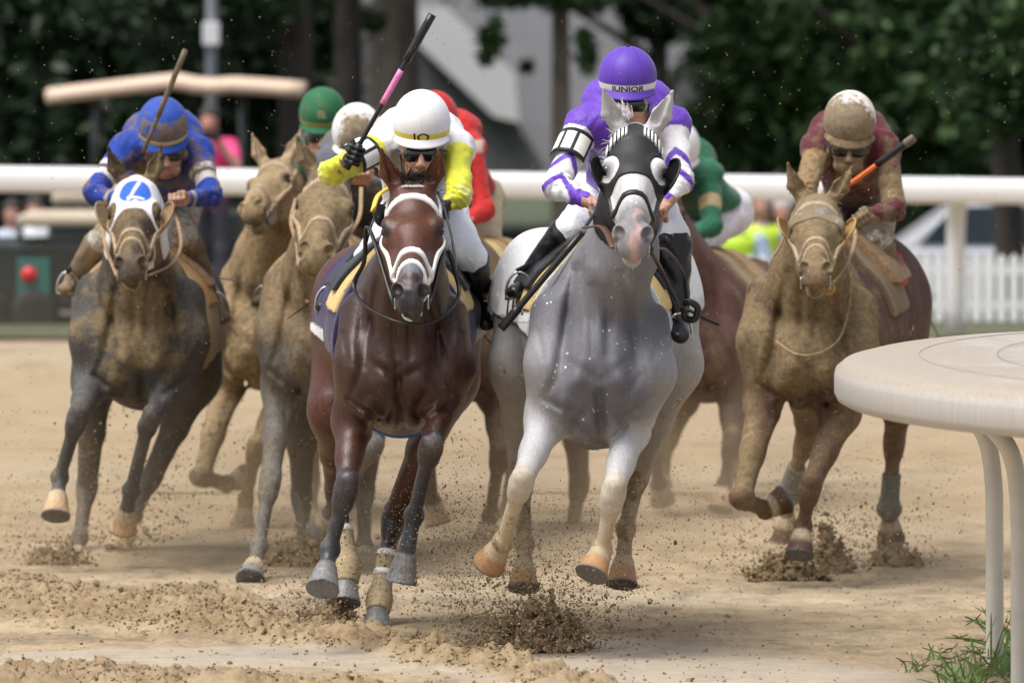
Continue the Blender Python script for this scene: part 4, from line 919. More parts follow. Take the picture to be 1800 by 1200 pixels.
j1 = build_jockey(dict(
    label='jockey in blue silks with a muddy blue cap on the horse at the left', Y=35.1, h=.008, head=(287, 222), pitch=26, yaw=8, roll=4, helmet=(.025, .075, .38), band=(.62, .52, .12), band_bot=-.040, band_top=-.018, hmat='cloth_mud', hmud=lambda a, b, c: .30 + .35 * (b > .03) * (c < .07) * (c > -.012),
    sl=(222, 262, .15), sr=(345, 268, .15), el=(165, 338, -.05), er=(372, 345, -.05), hl=(215, 352, -.20), hr_=(312, 352, -.20), hip=(285, 360, .80), hump=.06, cm='cloth_mud', mudj=.36, mudp=.5, face_mud=.35,
    kl=(178, 425, .30), kr=(322, 415, .25), al=(130, 490, .55), ar=(362, 500, .50), tl=(114, 508, .40), tr=(392, 560, .40), pants=(.45, .42, .38), bootm=M['mud_boot'], jersey=j_blue, gfm='brown_frame'))
whip('muddy grey whip pointing up from the blue jockey\'s hands', (W(252, 268, 34.75), W(326, 88, 34.6)), [(0, 1, M['mud_boot'], .010, 'shaft'), (.35, 1.0, M['mud_boot'], .013, 'handle')])
# horse B : long tan face between blue and bay
n2 = mud_horse(label='mud-covered grey-brown horse galloping just behind the bay, its long tan face turned to the camera', Y=34.3, h=.011, hhead=.0055,
    chest=(556, 590), rump=(600, 550, 1.5), poll=(580, 310, -.2), muzzle=(557, 436), roll=-8, hl=.70, nmid=(556, 480, 0), nw=(.19, .14, .11), ears=((-.55, -.25, .8), (.4, -.2, .9)), hw=(.18, .25, .265, .29, .30, .30, .22),
    colf=mud_chest(530, .28, 34.3, .9, .62), grooves=[((500, 560), (510, 650), .03, .014), ((470, 600), (480, 680), .02, -.01), ((490, 690), (510, 760), .02, .012)],
    pal=mpal((.12, .105, .088), .50, (.22, .21, .20, .2), (.17, .155, .135), .30, .25, head=(.20, .16, .11), muzzle=(.26, .19, .11), ear=(.2, .17, .13)),
    legs=[('F', [(492, 580, .02), (494, 680, .10), (474, 850, -.15), (455, 960, -.25), (440, 1018, -.42)]),
          ('F', [(625, 600, .02), (650, 690, .05), (652, 790, -.25), (590, 880, .02), (562, 932, .15)]),
          ('H', [(500, 540, 1.4), (530, 690, 1.1), (530, 870, 1.45), (536, 985, 1.3), (534, 1030, 1.2)]),
          ('H', [(650, 540, 1.4), (660, 690, 1.1), (640, 860, 1.45), (640, 960, 1.3), (640, 1000, 1.2)])])
bridle(n2, M['mud_strap'], M['mud_strap'], cross=False, nose_w=.014, nose_t=.008)
B2 = lambda x_, y_, d_: W(x_, y_, 34.3 + d_)
strap_tube(n2, 'rein', [bit_pt(n2, -1), B2(522, 430, -.2), B2(512, 390, .0), B2(520, 350, .2)], .010, M['muddy_leather'], flat=.5)
strap_tube(n2, 'rein', [bit_pt(n2, -1), B2(525, 480, -.2), B2(530, 520, -.15), B2(560, 540, -.2)], .009, M['muddy_leather'], flat=.5)
strap_tube(n2, 'rein', [bit_pt(n2, 1), B2(610, 420, -.2), B2(632, 380, .1), B2(635, 330, .3)], .010, M['muddy_leather'], flat=.5)
saddle_kit(n2, (.36, .20, .08), M['foam_mud'], .26, .74, -.10, cmat='cloth_mud', t=.022, sm=M['muddy_leather'])
j2 = build_jockey(dict(
    label='jockey with a mud-caked white cap, half hidden behind the yellow-sleeved jockey', Y=35.2, h=.0085, head=(628, 233), pitch=24, helmet=(.78, .76, .74), hmat='cloth_mud', hmud=lambda a, b, c: .95 * (b > .0) * np.clip(1.7 - np.sqrt((a / .078) ** 2 + ((c - .01) / .085) ** 2), 0, 1),
    sl=(575, 290, .18), sr=(690, 285, .18), el=(545, 370, -.02), er=(700, 360, -.02), hl=(600, 385, -.15), hr_=(636, 305, -.20), hip=(640, 370, .8), cm='cloth_mud', mudj=.4, face_mud=.35,
    kl=(560, 430, .25), kr=(700, 430, .25), al=(480, 520, .45), ar=(720, 520, .5), tl=(455, 530, .30), tr=(725, 550, .4), pants=(.4, .33, .22), bootm=M['mud_boot'], jersey=lambda V, w, I: np.zeros((len(V), 3)) + (.12, .13, .16), gfm='brown_frame'))
# horse A : tan head turned left, green cap
n3 = mud_horse(label='tan mud-coated horse at the back, its head turned to the left and mouth open', Y=37.4, h=.012, hhead=.006,
    chest=(462, 585), rump=(585, 550, 1.45), poll=(486, 288, -.15), muzzle=(434, 358), hl=.60, hside=(.80, -.62, .1), nmid=(462, 460, .05), nw=(.18, .14, .11), ears=((-.15, -.2, 1), (.5, -.3, .6)), mouth=.015,
    pal=mpal((.34, .24, .13), .55, (.30, .24, .17, .4), (.33, .24, .14), .5, .5, head=(.34, .25, .14), muzzle=(.40, .27, .14), ear=(.42, .30, .2)),
    legs=[('F', [(410, 560, .02), (398, 680, .10), (354, 838, -.25), (398, 850, .02), (432, 838, .12)]),
          ('F', [(515, 600, .02), (500, 690, .10), (450, 790, -.1), (432, 880, .05), (425, 930, .05)]),
          ('H', [(540, 540, 1.4), (540, 680, 1.1), (545, 840, 1.4), (550, 930, 1.3), (550, 975, 1.2)]),
          ('H', [(640, 540, 1.4), (640, 680, 1.1), (620, 840, 1.4), (610, 930, 1.3), (608, 975, 1.2)])])
bridle(n3, M['mud_strap'], M['mud_strap'], nose_w=.013, brow=True)
B3 = lambda x_, y_, d_: W(x_, y_, 37.4 + d_)
strap_tube(n3, 'rein', [bit_pt(n3, 1), B3(480, 390, -.15), B3(505, 340, .1), B3(515, 305, .2)], .010, M['muddy_leather'], flat=.5)
saddle_kit(n3, (.40, .22, .10), M['foam_mud'], .2, .7, -.10, cmat='cloth_mud', t=.022, sm=M['muddy_leather'])
def hgreen(c, a, b, z):
    return pat(c, np.abs(z + .028) - .010, (.26, .26, .06), .004)
j3 = build_jockey(dict(
    label='jockey in a green cap with yellow lettering, behind the two tan horses', Y=38.3, h=.009, head=(567, 200), pitch=14, helmet=(.02, .13, .055), helmet_f=hgreen, hmat='cloth_mud', hmud=lambda a, b, c: .18 + 0 * a, cap_text='ESL', ts=.05, tw=.62, tz=.025, textm='gold_text',
    sl=(512, 300, .18), sr=(622, 290, .18), el=(490, 345, -.02), er=(630, 360, -.02), hl=(512, 312, -.25), hr_=(560, 375, -.15), hip=(575, 370, .8), cm='cloth_mud', mudj=.45, face_mud=.5, glove=(.18, .12, .09), gl=(-.7, -.1, -.7),
    kl=(480, 420, .25), kr=(640, 420, .25), al=(440, 490, .45), ar=(660, 520, .5), tl=(405, 505, .30), tr=(665, 540, .4), pants=(.4, .35, .25), bootm=M['mud_boot'], jersey=lambda V, w, I: np.zeros((len(V), 3)) + (.03, .11, .06), gfm='brown_frame'))
whip('grey whip with a red stripe, pointing down beside the tan horse\'s neck', (W(508, 372, 37.8), W(420, 468, 37.6)), [(0, 1, M['mud_boot'], .010, 'shaft'), (.0, .45, M['red_grip'], .011, 'sleeve_grip'), (.5, 1.0, M['mud_boot'], .019, 'handle')])
# horse behind bay, red rider
n4 = mud_horse(label='brown horse mostly hidden behind the bay and the grey, ridden by the red jockey', Y=36.2, h=.013, hhead=.008,
    chest=(815, 590), rump=(905, 555, 1.5), poll=(772, 350, -.2), muzzle=(765, 470), nmid=(790, 480, 0),
    pal=mpal((.13, .08, .05), .45, (.50, .33, .22, .0), (.12, .075, .05), .35, .4),
    legs=[('F', [(760, 600, .02), (750, 690, .1), (752, 790, -.2), (760, 880, .1), (770, 920, .1)]),
          ('F', [(862, 600, .02), (872, 690, .1), (878, 800, -.15), (862, 905, .0), (848, 960, .0)]),
          ('H', [(850, 540, 1.4), (870, 680, 1.1), (905, 800, 1.45), (890, 900, 1.4), (886, 950, 1.3)]),
          ('H', [(985, 540, 1.4), (1010, 690, 1.1), (1018, 850, 1.45), (1004, 940, 1.4), (988, 998, 1.3)])])
saddle_kit(n4, (.42, .34, .16), M['foam_mud'], .26, .74, -.12, cmat='cloth_mud', t=.022, sm=M['muddy_leather'])
def j_red(V, w, I):
    c = np.zeros((len(V), 3)) + (.50, .025, .025); return pat(c, mx(np.abs(V[:, 2] - I['SR'][2] - .015) - .03, .10 - (V[:, 0] - I['NB'][0]), V[:, 0] - I['NB'][0] - .19), (.62, .5, .42), .012)
j5 = build_jockey(dict(
    label='jockey in red silks, back and arm showing right of the white cap', Y=36.9, h=.009, head=(763, 209), pitch=24, helmet=(.50, .02, .025), 
    sl=(735, 262, .2), sr=(826, 262, .2), el=(705, 370, 0), er=(850, 372, -.02), hl=(770, 390, -.15), hr_=(808, 398, -.25), hip=(822, 352, .8), hump=.06, cm='cloth_mud', mudj=.12, face_mud=.3,
    kl=(760, 440, .25), kr=(858, 425, .30), al=(740, 530, .45), ar=(862, 520, .45), tl=(735, 550, .30), tr=(880, 550, .35), pants=(.42, .34, .22), bootm=M['mud_boot'], jersey=j_red, legs=True))
# horse behind grey, green rider
n5 = mud_horse(label='brown horse behind the grey\'s right side, ridden by the jockey in green', Y=38.2, h=.013, hhead=.008,
    chest=(1215, 592), rump=(1300, 575, 1.5), poll=(1165, 330, -.2), muzzle=(1160, 450), nmid=(1190, 470, 0), hw=(.17, .235, .265, .29, .29, .30, .22),
    pal=mpal((.11, .050, .040), .25, (.30, .2, .13, .3), (.13, .085, .06), .35, .22),
    legs=[('F', [(1165, 600, .02), (1160, 690, .1), (1150, 800, -.2), (1158, 850, .2), (1165, 880, .25)]),
          ('F', [(1262, 600, .02), (1284, 680, .05), (1286, 780, -.15), (1274, 850, -.1), (1266, 895, -.15)]),
          ('H', [(1235, 540, 1.4), (1232, 650, 1.2), (1180, 760, 1.5), (1165, 820, 1.6), (1160, 850, 1.7)]),
          ('H', [(1335, 520, 1.4), (1330, 620, 1.1), (1300, 730, 1.5), (1290, 790, 1.6), (1288, 830, 1.7)])])
saddle_kit(n5, (.22, .16, .09), None, .36, .58, .02, cmat='cloth_mud', t=.022, sm=M['muddy_leather'])
def j_grn(V, w, I):
    c = np.zeros((len(V), 3)) + (.025, .13, .075); c = pat(c, .08 - (I['NB'][0] + .06 - V[:, 0]) - .08, (.06, .085, .035), .05)
    for k in 'lr':
        wa, wf, t, t2, lat, L, L2 = armpat(w, I, k, V); c = pat(c, mx(.5 - wa, (np.abs(t - .60) - .12) * L), (.42, .32, .18), .01)
    return c
j7 = build_jockey(dict(
    label='jockey in green silks with white breeches, right of the purple jockey', Y=38.9, h=.009, head=(1190, 258), pitch=24, helmet=(.74, .74, .76),
    sl=(1150, 320, .2), sr=(1245, 308, .2), el=(1130, 390, 0), er=(1252, 398, -.02), hl=(1165, 410, -.15), hr_=(1190, 420, -.25), hip=(1262, 372, .7), hump=.08, cm='cloth_mud', mudj=.12, face_mud=.3, mudp=.18,
    kl=(1160, 440, .25), kr=(1212, 445, .2), al=(1150, 530, .45), ar=(1236, 570, .35), tl=(1145, 550, .30), tr=(1242, 640, .30), pants=(.72, .71, .78), bootm=M['mud_boot'], jersey=j_grn))
# horse C : far right, maroon rider
n6 = mud_horse(label='mud-plastered brown horse at the right behind the white rail, with a cream chin tab', Y=33.6, h=.011, hhead=.0055,
    chest=(1418, 612), rump=(1530, 535, 1.5), poll=(1436, 352, -.2), muzzle=(1434, 468), nmid=(1420, 490, .02), nw=(.19, .16, .12), ears=((-.40, -.2, .9), (.55, -.2, .9)), hw=(.18, .25, .265, .28, .29, .29, .22),
    colf=mud_chest(1405, .25, 33.6, .85, .70), grooves=[((1365, 570), (1360, 650), .03, .012), ((1475, 570), (1480, 650), .03, .012), ((1425, 650), (1425, 710), .02, .02), ((1390, 620), (1395, 670), .035, -.015), ((1455, 620), (1450, 670), .035, -.015)],
    pal=mpal((.085, .042, .038), .62, (.09, .05, .035, .2), (.14, .085, .055), .45, .14, head=(.20, .15, .10), muzzle=(.26, .18, .11), ear=(.30, .2, .13)),
    legs=[('F', [(1340, 600, .02), (1342, 710, .05), (1304, 876, -.30), (1345, 895, -.02), (1378, 878, .02)]),
          ('F', [(1500, 620, .02), (1478, 725, .05), (1424, 858, -.15), (1412, 925, -.06), (1405, 975, -.12)]),
          ('H', [(1450, 560, 1.4), (1428, 690, 1.1), (1416, 775, 1.45), (1386, 862, 1.60), (1380, 948, 1.65)]),
          ('H', [(1585, 540, 1.4), (1585, 670, 1.15), (1572, 775, 1.5), (1563, 890, 1.55), (1566, 945, 1.65)])])
bridle(n6, M['mud_strap'], M['mud_strap'], cross=True, nose_w=.012, nose_t=.009)
blinker_cups(n6, M['foam_mud'], 1.0)
def hood6(x, f, u): return mx(f - .20 - .3 * np.abs(x), -.02 + .45 * np.abs(x) - f, -.16 - u)
headstrap(n6, 'blinker_hood', M['mud_hood'], hood6, .006, .0045)
B6 = lambda x_, y_, d_: W(x_, y_, 33.6 + d_)
strap_tube(n6, 'rein', [bit_pt(n6, 1), B6(1490, 460, -.2), B6(1503, 420, .1), B6(1500, 395, .3)], .010, M['muddy_leather'], flat=.5)
strap_tube(n6, 'rein', [B6(1365, 600, -.22), B6(1400, 622, -.30), B6(1440, 620, -.32), B6(1475, 595, -.25), B6(1492, 540, -.1), B6(1495, 480, 0)], .008, M['muddy_leather'], flat=.5)
q = MB(); q.lathe(B6(1457, 507, -.52), [(.0, .016), (.022, .014), (.03, .0), (.028, -.012), (0, -.016)], 16, (0, -1, .1)); q.obj('chin_tab', M['foam_mud'], n6['r'], True)
saddle_kit(n6, (.17, .12, .07), None, .38, .56, .06, cmat='cloth_mud', t=.024, sm=M['muddy_leather'])
for pts in ([(1416, 775, 1.45), (1386, 862, 1.60), (1380, 948, 1.65)], [(1572, 775, 1.5), (1563, 890, 1.55), (1566, 945, 1.65)]): wrap(n6, 'leg_bandage', M['grey_wrap'], pts, (.043, .060, .046), .5, .25)
def j_mar(V, w, I):
    MR = (.105, .018, .030); c = np.zeros((len(V), 3)) + MR; tan = (.42, .30, .15)
    for k in 'lr':
        wa, wf, t, t2, lat, L, L2 = armpat(w, I, k, V); c = pat(c, mx(.5 - wa, (np.abs(t - .72) - .20) * L), tan, .008); c = pat(c, mx(.5 - wa, (np.abs(t - .70) - .05) * L), MR, .008)
        if k == 'l': c = pat(c, mx(.5 - wa - wf, .25 - t), (.30, .20, .10), .01)
    return pat(c, mx(np.abs(V[:, 0] - I['NB'][0]) - .06, V[:, 2] - I['NB'][2] + .02, V[:, 1] - I['NB'][1] - .08), (.30, .2, .11), .01)
j8 = build_jockey(dict(
    label='jockey in maroon and tan silks with a mud-caked cap, riding the far right horse', Y=34.2, h=.008, head=(1494, 213), pitch=24, roll=-3, helmet=(.78, .74, .72), hmat='cloth_mud', hmud=lambda a, b, c: .95 * (b > -.03) * np.clip(2.0 - np.sqrt(((a + .01) / .090) ** 2 + ((c + .02) / .105) ** 2), 0, 1), peakc=(.5, .38, .22), peakmud=.8,
    sl=(1438, 262, .15), sr=(1552, 262, .15), el=(1416, 335, -.08), er=(1572, 368, -.05), hl=(1432, 385, -.15), hr_=(1517, 384, -.25), hip=(1515, 350, .8), hump=.05, cm='cloth_mud', mudj=.42, face_mud=.6, mudp=.55, glove=(.16, .11, .08), gr=(.8, 0, .5),
    kl=(1400, 430, .3), kr=(1542, 425, .2), al=(1350, 520, .5), ar=(1572, 530, .40), tl=(1325, 545, .40), tr=(1590, 585, .30), pants=(.62, .58, .52), bootm=M['mud_boot'], jersey=j_mar, gfm='brown_frame'))
q = MB(); a, b = W(1556, 455, 34.45), W(1567, 500, 34.5); q.tube([a + (b - a) * t for t in np.linspace(0, 1, 5)], .078, 16); q.obj('boot_band', M['red_band'], j8['r'], True)
whip('orange and black whip held by the maroon jockey, pointing up to the right', (W(1488, 328, 33.85), W(1606, 243, 33.7)), [(0, .5, M['orange'], .011, 'sleeve_grip'), (.42, 1, M['mud_boot'], .010, 'shaft'), (.45, .97, M['black_leather'], .017, 'handle'), (.88, 1.0, M['mud_boot'], .020, 'knob')])
# ------------------------------------------------------------ track
def hash_noise(X, Y, sc, seed=0, oct=4):
    r = np.random.default_rng(seed); T = r.random((64, 64)); out = 0; amp = 1; tot = 0
    for o in range(oct):
        x = X * sc * 2 ** o + 13.7 * o; y = Y * sc * 2 ** o + 5.1 * o; i = np.floor(x).astype(int); j = np.floor(y).astype(int); u = x - i; v = y - j; u = u * u * (3 - 2 * u); v = v * v * (3 - 2 * v)
        g = lambda a, b: T[(i + a) % 64, (j + b) % 64]; out = out + amp * ((g(0, 0) * (1 - u) + g(1, 0) * u) * (1 - v) + (g(0, 1) * (1 - u) + g(1, 1) * u) * v); tot += amp; amp *= .55
    return out / tot
def pl_dist(X, Y, pts):
    """distance across a churned band given as (x, y, half width) points, in half widths"""
    best = np.full(np.shape(X), 9.)
    for (x0, y0, w0), (x1, y1, w1) in zip(pts[:-1], pts[1:]):
        dx, dy = x1 - x0, y1 - y0; t = np.clip(((X - x0) * dx + (Y - y0) * dy) / (dx * dx + dy * dy), 0, 1); best = np.minimum(best, np.hypot(X - x0 - t * dx, (Y - y0 - t * dy)) / (w0 + (w1 - w0) * t))
    return best
def ridge_mask(X, Y):     # churned dirt, lower left
    e = .5 * (hash_noise(X, Y, 3.2, 9, 4) - .5)
    d = np.minimum(pl_dist(X, Y, [(-3.5, 33.3, 1.1), (-1.9, 32.5, .95), (-1.2, 31.55, .55), (-.56, 30.5, .28), (0, 29.3, .20), (.3, 28.5, .16)]), pl_dist(X, Y, [(-3.5, 29.0, .85), (-1.6, 29.0, .45), (-.7, 28.6, .25)]))
    return np.clip((1.0 - d + e * 3.2) / .45, 0, 1)
def pale_mask(X, Y):
    e = .5 * (hash_noise(X, Y * .6, 1.6, 12, 4) - .5); d = pl_dist(X, Y, [(-2.2, 29.9, .35), (-.9, 30.0, .55), (.1, 30.0, 1.0), (.7, 29.2, .95), (.9, 28.2, .9)]); return np.clip((1.0 - d + e) / .3, 0, 1) * (1 - ridge_mask(X, Y))
def ground_h(X, Y):
    m = ridge_mask(X, Y); p = pale_mask(X, Y); n = hash_noise(X, Y, 2.6, 1, 5); n2 = hash_noise(X, Y, 11, 2, 4); n3 = hash_noise(X, Y, 26, 4, 3); fine = (1 - .75 * p)
    n4 = hash_noise(X, Y, 5.5, 6, 3); z = .010 * (n - .5) * fine + .018 * (n2 - .5) * fine - .045 * np.maximum(.40 - n4, 0) * fine * 2 + .005 * (n3 - .5) * fine; z = z + m * (.012 + .09 * np.maximum(n - .50, 0) + .10 * np.maximum(n2 - .48, 0) + .09 * np.abs(n3 - .5))
    far = np.clip((Y - 34) / 4, 0, 1); return z * (1 - far) + far * .02 * (hash_noise(X, Y, .8, 3, 3) - .5)
def sheet(name, xs, ys, zf, mat, kind='structure', dz=0):
    X, Y = np.meshgrid(xs, ys, indexing='ij'); Z = zf(X, Y) + dz; V = np.stack([X.ravel(), Y.ravel(), Z.ravel()], 1); n, m = X.shape
    i = np.arange(n - 1)[:, None] * m + np.arange(m - 1)[None, :]; i = i.ravel(); Q = np.stack([i, i + m, i + m + 1, i + 1], 1); o = tag(mesh(name, V, Q, mat), kind=kind)
    if mat is M['dirt']:
        for an, fn in (('churn', ridge_mask), ('pale', pale_mask)):
            at = o.data.attributes.new(an, 'FLOAT', 'POINT'); at.data.foreach_set('value', fn(V[:, 0], V[:, 1]).astype(np.float32))
    return o
m, n, b = newmat('dirt track'); g = GEO(n); mp = n.nodes.new('ShaderNodeMapping'); mp.inputs['Scale'].default_value = (.35, 1.5, 1); n.links.new(g, mp.inputs[0])
n1_ = NZ(n, 1.1, 6, .65, mp.outputs[0]); n2_ = NZ(n, 9, 6, .7, g); n3_ = NZ(n, 60, 5, .7, g); n4_ = NZ(n, .25, 3, .5, mp.outputs[0])
c = MIX(n, RAMP(n, n1_.outputs[0], [(.38, 0.), (.66, 1.)]), (.375, .295, .195), (.275, .200, .118)); c = MIX(n, RAMP(n, n2_.outputs[0], [(.5, 0.), (.72, .65)]), c, (.20, .138, .075))
c = MIX(n, RAMP(n, n4_.outputs[0], [(.45, 0.), (.65, .5)]), c, (.40, .34, .26)); mp5 = n.nodes.new('ShaderNodeMapping'); mp5.inputs['Scale'].default_value = (2.2, 1.1, 1); n.links.new(g, mp5.inputs[0]); n5_ = NZ(n, 1.4, 5, .72, mp5.outputs[0]); c = MIX(n, 1.0, c, RAMP(n, n5_.outputs[0], [(.36, .66), (.5, 1.02), (.66, 1.22)]), 'MULTIPLY'); c = MIX(n, 1.0, c, RAMP(n, n3_.outputs[0], [(.3, .78), (.7, 1.2)]), 'MULTIPLY')
sx = n.nodes.new('ShaderNodeSeparateXYZ'); n.links.new(g, sx.inputs[0])
ac = n.nodes.new('ShaderNodeAttribute'); ac.attribute_name = 'churn'; ap = n.nodes.new('ShaderNodeAttribute'); ap.attribute_name = 'pale'
c = MIX(n, MATH(n, 'MULTIPLY', ap.outputs['Fac'], .65), c, MIX(n, RAMP(n, n2_.outputs[0], [(.4, 0.), (.7, 1.)]), (.42, .375, .32), (.35, .30, .24)))
c = MIX(n, MATH(n, 'MULTIPLY', ac.outputs['Fac'], .75), c, MIX(n, RAMP(n, n2_.outputs[0], [(.38, 0.), (.62, 1.)]), (.34, .25, .15), (.215, .145, .078))); n.links.new(c, b.inputs['Base Color'])
b.inputs['Roughness'].default_value = .88; b.inputs['Specular IOR Level'].default_value = .2
BUMP(n, b, MATH(n, 'ADD', n3_.outputs[0], MATH(n, 'MULTIPLY', n2_.outputs[0], 2)), .35, .02); M['dirt'] = m
M['clod'] = plain('dirt clod', (.24, .175, .10), .95, .45, 70, .6); M['clod_far'] = plain('dirt clod pale', (.28, .21, .125), .95, .3, 70, .4)
sheet('track', np.arange(-3.2, 3.2, .014), np.concatenate([np.arange(27.5, 34, .015), np.arange(34, 40, .06)]), ground_h, M['dirt'])
sheet('track_base', np.linspace(-60, 60, 60), np.linspace(8, 58.8, 60), lambda X, Y: -.035 + 0 * X, M['dirt'])
sheet('track_far', np.linspace(-3.2, 3.2, 120), np.linspace(39.9, 58.8, 120), lambda X, Y: .03 * (hash_noise(X, Y, .7, 5, 3) - .5), M['dirt'])
M['grass'] = plain('grass', (.055, .072, .035), .9, .5, 8, .6); M['earth'] = plain('earth verge', (.16, .13, .09), .95, .4, 3, .6)
def dip(X, Y): return (-.95 + .25 * np.clip((Y - 68.5) / 1.5, 0, 1) * (X > 1.2)) * np.clip((Y - np.where(X > 1.2, 62.2, 67.0)) / 1.4, 0, 1)
sheet('ground', np.concatenate([np.linspace(-260, -12, 10), np.linspace(-11, 11, 60), np.linspace(12, 260, 10)]), np.concatenate([np.arange(58.7, 75, .4), np.linspace(76, 700, 20)]), lambda X, Y: -.004 + dip(X, Y), M['grass'])
sheet('ground_near', np.linspace(-260, 260, 10), np.linspace(-60, 58.9, 10), lambda X, Y: -.09 + 0 * X, M['earth'])
sheet('path', np.linspace(-22, 22, 200), np.linspace(62.5, 78, 60), lambda X, Y: .006 + dip(X, Y), plain('asphalt', (.075, .075, .078), .9, .2, 20, .3))
# clods : one template blown into many
import bmesh
def ico(sub):
    bm = bmesh.new(); bmesh.ops.create_icosphere(bm, subdivisions=sub, radius=1); V = np.array([v.co[:] for v in bm.verts]); Q = np.array([[v.index for v in f.verts] for f in bm.faces]); bm.free(); return V, Q
IV, IQ = ico(1); IV2, IQ2 = ico(2)
def clods(name, C, R, mat, label, cat='flying dirt', flat=.7):
    N = len(C); V0, Q0 = (IV2, IQ2) if N < 400 else (IV, IQ); V = []; r = nrnd
    d = 1 + r.uniform(-.38, .38, (N, len(V0), 1)); sc = r.uniform(.5, 1.35, (N, 1, 3)); sc[:, :, 2] *= flat
    th = r.uniform(0, 6.3, N); ct, st = np.cos(th), np.sin(th); P = V0[None] * d * sc * R[:, None, None]
    x = P[..., 0] * ct[:, None] - P[..., 1] * st[:, None]; y = P[..., 0] * st[:, None] + P[..., 1] * ct[:, None]; ph = r.uniform(0, 3.1, N); c2, s2 = np.cos(ph), np.sin(ph)
    z = P[..., 2] * c2[:, None] - x * s2[:, None]; x = P[..., 2] * s2[:, None] + x * c2[:, None]
    P = np.stack([x, y, z], -1) + C[:, None, :]; Q = Q0[None] + (np.arange(N) * len(V0))[:, None, None]
    return tag(mesh(name, P.reshape(-1, 3), Q.reshape(-1, 3), mat, smooth=False), label, cat, kind='stuff')
def noise3(X, Y, Z, sc, seed):
    T = np.random.default_rng(seed).random((32, 32, 32)); out = 0; tot = 0; amp = 1
    for o in range(3):
        x, y, z = X * sc * 2 ** o + 3.3 * o, Y * sc * 2 ** o + 7.7 * o, Z * sc * 2 ** o + 1.1 * o; i, j, k = [np.floor(v).astype(int) for v in (x, y, z)]; u, v, w = x - i, y - j, z - k; u, v, w = [q * q * (3 - 2 * q) for q in (u, v, w)]; r = 0
        for a in (0, 1):
            for b_ in (0, 1):
                for c_ in (0, 1): r = r + T[(i + a) % 32, (j + b_) % 32, (k + c_) % 32] * (u if a else 1 - u) * (v if b_ else 1 - v) * (w if c_ else 1 - w)
        out = out + amp * r; tot += amp; amp *= .6
    return out / tot
def clump(name, px, Y, w, hgt, mat, label, seed, lean=0.0, h=.0055, sc=42):
    base = W(px, 600, Y)[0]; lo = A(base - w * 1.3, Y - w * .6, -.02); n_ = np.array([w * 2.6, w * 1.2, hgt * 1.35]) / h; n_ = n_.astype(int) + 2
    ax = [lo[i] + h * np.arange(n_[i]) for i in range(3)]; X, Y_, Z = ax[0][:, None, None], ax[1][None, :, None], ax[2][None, None, :]
    t = np.clip(Z / hgt, 0, 1.3); xx = (X - base - lean * t) / (w * (.75 + .25 * t)); yy = (Y_ - Y) / (w * .45); top = .75 + .5 * (noise3(X * 1.0, Y_ * .4 + 0 * X, 0 * Z + .5, 12, seed + 5) - .5) * 1.6
    rad = np.sqrt(xx ** 2 + yy ** 2 + 0 * Z); dens = .80 - .42 * rad ** 1.6 - .52 * np.maximum(t / top, 0) ** 1.2
    nz = noise3(X + 0 * Y_ + 0 * Z, Y_ + 0 * X + 0 * Z, (Z + 0 * X + 0 * Y_) * .9, sc, seed); f = ((1 - dens) * .95 - nz) * .03; f = np.where(Z < -.012, .01, f); f[0] = f[-1] = .01; f[:, 0] = f[:, -1] = .01; f[:, :, -1] = .01
    V, Q = snets(f.astype(np.float32), lo, h); return tag(mesh(name, V, Q, mat, smooth=False), label, 'flying dirt', kind='stuff')
def splash(name, px, Y, w, hgt, N, mat, label, up=0.6, big=.02, fly=.35, lean=0, px_top=None):
    """fan of dirt thrown up from a hoof print: dense near the ground, sparse above"""
    base = W(px, 600, Y)[0]; t = nrnd.beta(1.15, 2.4, N); ang = nrnd.normal(0, 1, N)
    z = t * hgt + .01; x = base + ang * w * (.30 + .25 * t) + lean * t; y = Y + nrnd.normal(0, w * .30, N)
    R = big * nrnd.beta(1.2, 4.5, N) * (1.2 - .7 * t) + .003
    F_ = int(N * fly); tf = nrnd.uniform(0, 1, F_); xf = base + nrnd.normal(0, 1, F_) * w * (.6 + 1.2 * tf) + lean * 2 * tf; zf = .05 + tf ** 1.3 * up + np.abs(nrnd.normal(0, .05, F_)); yf = Y + nrnd.normal(0, .35, F_)
    C = np.concatenate([np.stack([x, y, z], 1), np.stack([xf, yf, zf], 1)]); R = np.concatenate([R, .0035 + .009 * nrnd.beta(1, 4, F_)]); return clods(name, C, R, mat, label)
SPL = [(935, 30.25, .205, .27, 6500, 'clod', 'large brown splash of dirt under the grey horse\'s hind hooves', .62, .05, 3), (572, 31.5, .135, .17, 1100, 'clod', 'splash of dirt beneath the bay\'s left forehoof', .45, 0, 11),
    (105, 34.9, .16, .16, 900, 'clod', 'splash of dirt at the left edge under the blue jockey\'s horse', .4, 0, 17), (518, 34.8, .15, .24, 900, 'clod_far', 'faint splash of dirt behind the bay\'s forelegs', .6, .04, 23),
    (1385, 34.0, .18, .21, 1400, 'clod', 'dark splash of dirt under the right-hand horse', .5, 0, 29), (1462, 34.4, .10, .32, 900, 'clod', 'tall thin splash of dirt behind the right-hand horse\'s foreleg', .6, -.03, 31),
    (1572, 34.8, .14, .16, 700, 'clod_far', 'pale splash of dirt below the right-hand horse\'s hind hoof', .5, 0, 37)]
